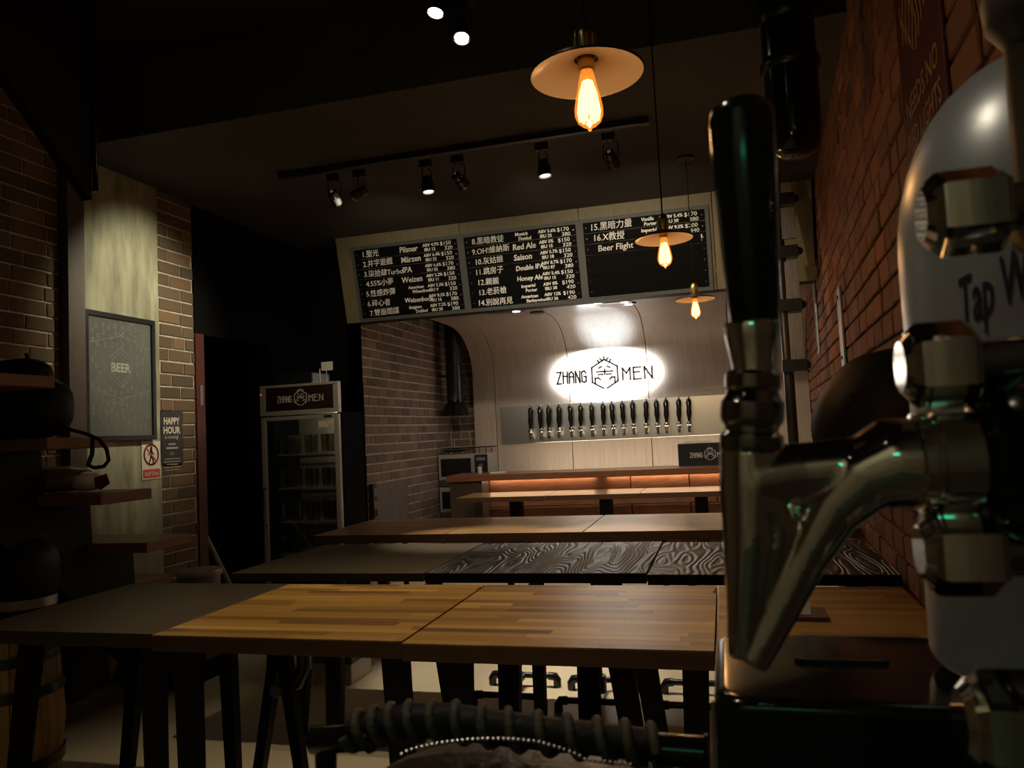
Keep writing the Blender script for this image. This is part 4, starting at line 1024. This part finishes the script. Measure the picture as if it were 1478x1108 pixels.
m_ = bd.modifiers.new('s', 'SMOOTH'); m_.factor = .6; m_.iterations = 14
MB().lathe(Fp(1318,668), Fp(1404,664), [(0,66*mpp),(.04,73*mpp),(.22,73*mpp),(.27,66*mpp),(.33,66*mpp),(.38,71*mpp),(1,71*mpp)], 40).build('shank', 'chrome', fc, smooth=30)
fl0 = Fp(1398, 664)
MB().lathe(fl0, fl0+X*.052, [(0,50*mpp),(.06,85*mpp),(.2,108*mpp),(.42,124*mpp),(.65,130*mpp),(.9,128*mpp),(1,120*mpp)], 48).build('flange', 'black_gloss', fc, smooth=60)
# stainless water tower with bolts
tx, ty, tr = Fp(1336, 480, .55).x+.105, .60, .105
tw = thing('water_tower', 'domed steel tower marked Tap Water with hex bolts, cut by the right edge', 'water dispenser', (tx, ty, CT))
zt0 = 1.43
MB().lathe((tx,ty,CT), (tx,ty,CT+1), [(1.15-CT,tr*.98),(1.155-CT,tr),(zt0-CT,tr)]+[(zt0-CT+.135*math.sin(a*PI/20), tr*max(math.cos(a*PI/20), .02)**.8) for a in range(1, 11)], 64).build('column', 'frosted', tw, smooth=60)
# handwriting wrapped on the column
tm = MB(); tm.text('Tap Wat', .044, V((0,0,0)), X, Y, Z, shear=.1, off=.0006, sx=.33); wv = []
c0 = math.atan2(0-ty, 0-tx)
pt = Fp(1378, 470, .52)
a0 = PI+.60
for v in tm.v:
    an = a0+v.x/tr+.0; wv.append(V((tx+(tr+.0006)*math.cos(an), ty+(tr+.0006)*math.sin(an), 1.372+v.y+.32*v.x)))
tm.v = wv; tm.build('handwriting', 'ink', tw)
plx = .215
MB().box(plx, plx+.012, .34, .62, CT, 1.47).build('mounting_plate', 'steel', tw, bevel=.002)
def bolt(px, py, yy, R_, L, mt):
    c = Fp(px, py, yy); q = MB()
    hexp = [(R_*math.cos(PI/6+PI/3*k), R_*math.sin(PI/6+PI/3*k)) for k in range(6)]
    n = 6; P = []; F = []
    for (dx_, sc) in ((0, .80), (.004, .97), (.006, 1.0), (L, 1.0), (L+.003, .93)):
        for (a_, b_) in hexp: P.append(c+X*dx_+Y*(a_*sc)+Z*(b_*sc))
    for i in range(4):
        for k in range(6): F.append((i*6+k, i*6+(k+1) % 6, i*6+6+(k+1) % 6, i*6+6+k))
    F += [tuple(range(6))[::-1], tuple(range(24, 30))]
    q.add(P, F); q.lathe(c-X*.003, c+X*.001, [(0,R_*.6),(1,R_*.8)], 24)
    o = q.build('hex_bolt', mt, tw, smooth=20)
    q = MB(); q.cyl(c+X*(L+.002), V((plx, c.y, c.z)), R_*.55, 20); q.build('bolt_shaft', 'chrome_dark', o, smooth=50)
bolt(1338, 312, .42, .0215, .030, 'chrome'); bolt(1308, 530, .42, .0215, .026, 'chrome'); bolt(1336, 796, .42, .0215, .028, 'chrome'); bolt(1396, 1040, .38, .0225, .026, 'chrome')
# wooden handle with brass collar above the tower
hx_ = aty(1476, 200, .50)
hw = thing('wooden_pump_lever', 'brown wooden tap handle in front of the steel dome, top right edge', 'tap handle', (hx_.x, .47, 1.3))
MB().lathe((hx_.x+.002, .47, 1.425), (hx_.x, .47, 1.575), [(0,.018),(.3,.017),(.62,.016),(.70,.024),(.8,.025),(.95,.018),(1,.006)], 24).build('grip', 'dark_wood', hw, smooth=50)
MB().lathe((hx_.x+.002, .47, 1.40), (hx_.x+.002, .47, 1.43), [(0,.012),(.3,.022),(.8,.022),(1,.018)], 24).build('collar', 'brass', hw, smooth=40)
MB().tube([(hx_.x+.002,.47,1.405),(hx_.x+.01,.47,1.34),(plx+.004,.47,1.325)], .009, 10).build('stem', 'chrome_dark', hw, smooth=60)
# glossy black box under the faucet
BT = 1.14
bxx = thing('black_box', 'glossy black rounded box under the faucet spout', 'box', (.07, .63, CT))
x0, x1, y0, y1 = -.018, .165, .535, .705
def rrect(x0, x1, y0, y1, rad, n=6):
    P = []
    for (cx, cy_, a0_) in ((x1-rad, y0+rad, -PI/2), (x1-rad, y1-rad, 0), (x0+rad, y1-rad, PI/2), (x0+rad, y0+rad, PI)):
        for k in range(n+1): P.append((cx+rad*math.cos(a0_+PI/2*k/n), cy_+rad*math.sin(a0_+PI/2*k/n)))
    return P
def rbox(x0, x1, y0, y1, z0, z1, rad, er):
    q = MB(); rings = [(0, z0)]+[(er*(1-math.cos(t*PI/12)), z1-er+er*math.sin(t*PI/12)) for t in range(7)]; P = []; F = []
    for (ins, z_) in rings:
        for (a_, b_) in rrect(x0+ins, x1-ins, y0+ins, y1-ins, rad): P.append((a_, b_, z_))
    n = len(rrect(0, 1, 0, 1, .1))
    for i in range(len(rings)-1):
        for k in range(n): F.append((i*n+k, i*n+(k+1) % n, (i+1)*n+(k+1) % n, (i+1)*n+k))
    F += [list(range(n))[::-1], [(len(rings)-1)*n+k for k in range(n)]]
    return q.add(P, F)
rbox(x0, x1, y0, y1, CT, BT, .022, .008).build('body', 'black_gloss', bxx, smooth=50)
MB().prism([(.045,.0),(.10,.0),(.105,.004),(.04,.004)], V((0,.618,BT)), X, Y, Z, .003).build('slot_handle', 'black_satin', bxx)
MB().tube([(x0-.001,y0+.03,BT-.012),(x0-.001,y0+.03,CT+.02)], .0018, 8).build('rim_wire', 'chrome', bxx, smooth=60)
# leather bag with laced handle
BY = .60
lb = thing('leather_bag', 'dark leather bag with cord-laced handle at the bottom edge', 'bag', (-.19, BY, CT))
c = Fp(730, 1150, BY)
mb = MB(); mb.ball((c.x, BY, CT+.0575), .135, .10, .056, 28, e=.85); mb.build('body', 'leather', lb, smooth=60)
zp = MB(); 
for k in range(46):
    t = k/45; px = 580+330*t; py = 1088-22*math.sin(PI*min(t*1.25, 1.0))**.7+ (max(t-.6, 0)*38)
    zp.ball(Fp(px, py, BY-.05), .0016, n=6)
zp.build('beaded_zip', 'galv', lb)
hp = [(470,1058),(505,1056),(545,1046),(590,1040),(650,1040),(720,1050),(800,1060),(880,1068),(950,1076),(1010,1080)]
HPp = [Fp(a, b, BY) for a, b in hp]; R_ = .0115
MB().tube(HPp[1:-1], [R_*.8, R_, R_*1.15, R_*1.2, R_*1.15, R_*1.1, R_*1.05, R_], 14).build('handle', 'leather_dark', lb, smooth=60)
hl = []
for k in range(260):
    t = k/259*(len(HPp)-3)+1; i = min(int(t), len(HPp)-2); f_ = t-i; c_ = HPp[i].lerp(HPp[i+1], f_); tg = (HPp[i+1]-HPp[i]).normalized()
    a_ = tg.cross(Z).normalized(); b_ = tg.cross(a_); an = k/259*2*PI*13
    hl.append(c_+a_*(.0132*math.cos(an))+b_*(.0132*math.sin(an)))
MB().tube(hl, .0042, 8).build('lacing', 'cord', lb, smooth=60)
for (a, b, a2, b2, nm) in ((448,1062,538,1056,'l'), (942,1074,1022,1080,'r')):
    MB().lathe(Fp(a,b+6,BY), Fp(a2,b2+6,BY), [(0,.008),(.05,.0115),(.93,.0115),(.95,.0135),(1,.0125)], 18).build('clasp', 'black_gloss', lb, smooth=50)
for (a, b) in ((470, 1085), (1000, 1098)):
    q = Fp(a, b, BY); MB().tube([q+Z*.004, V((q.x, BY, CT+.03)), V((c.x+(q.x-c.x)*.75, BY, CT+.03))], .009, 10).build('strap_end', 'leather_dark', lb, smooth=60)
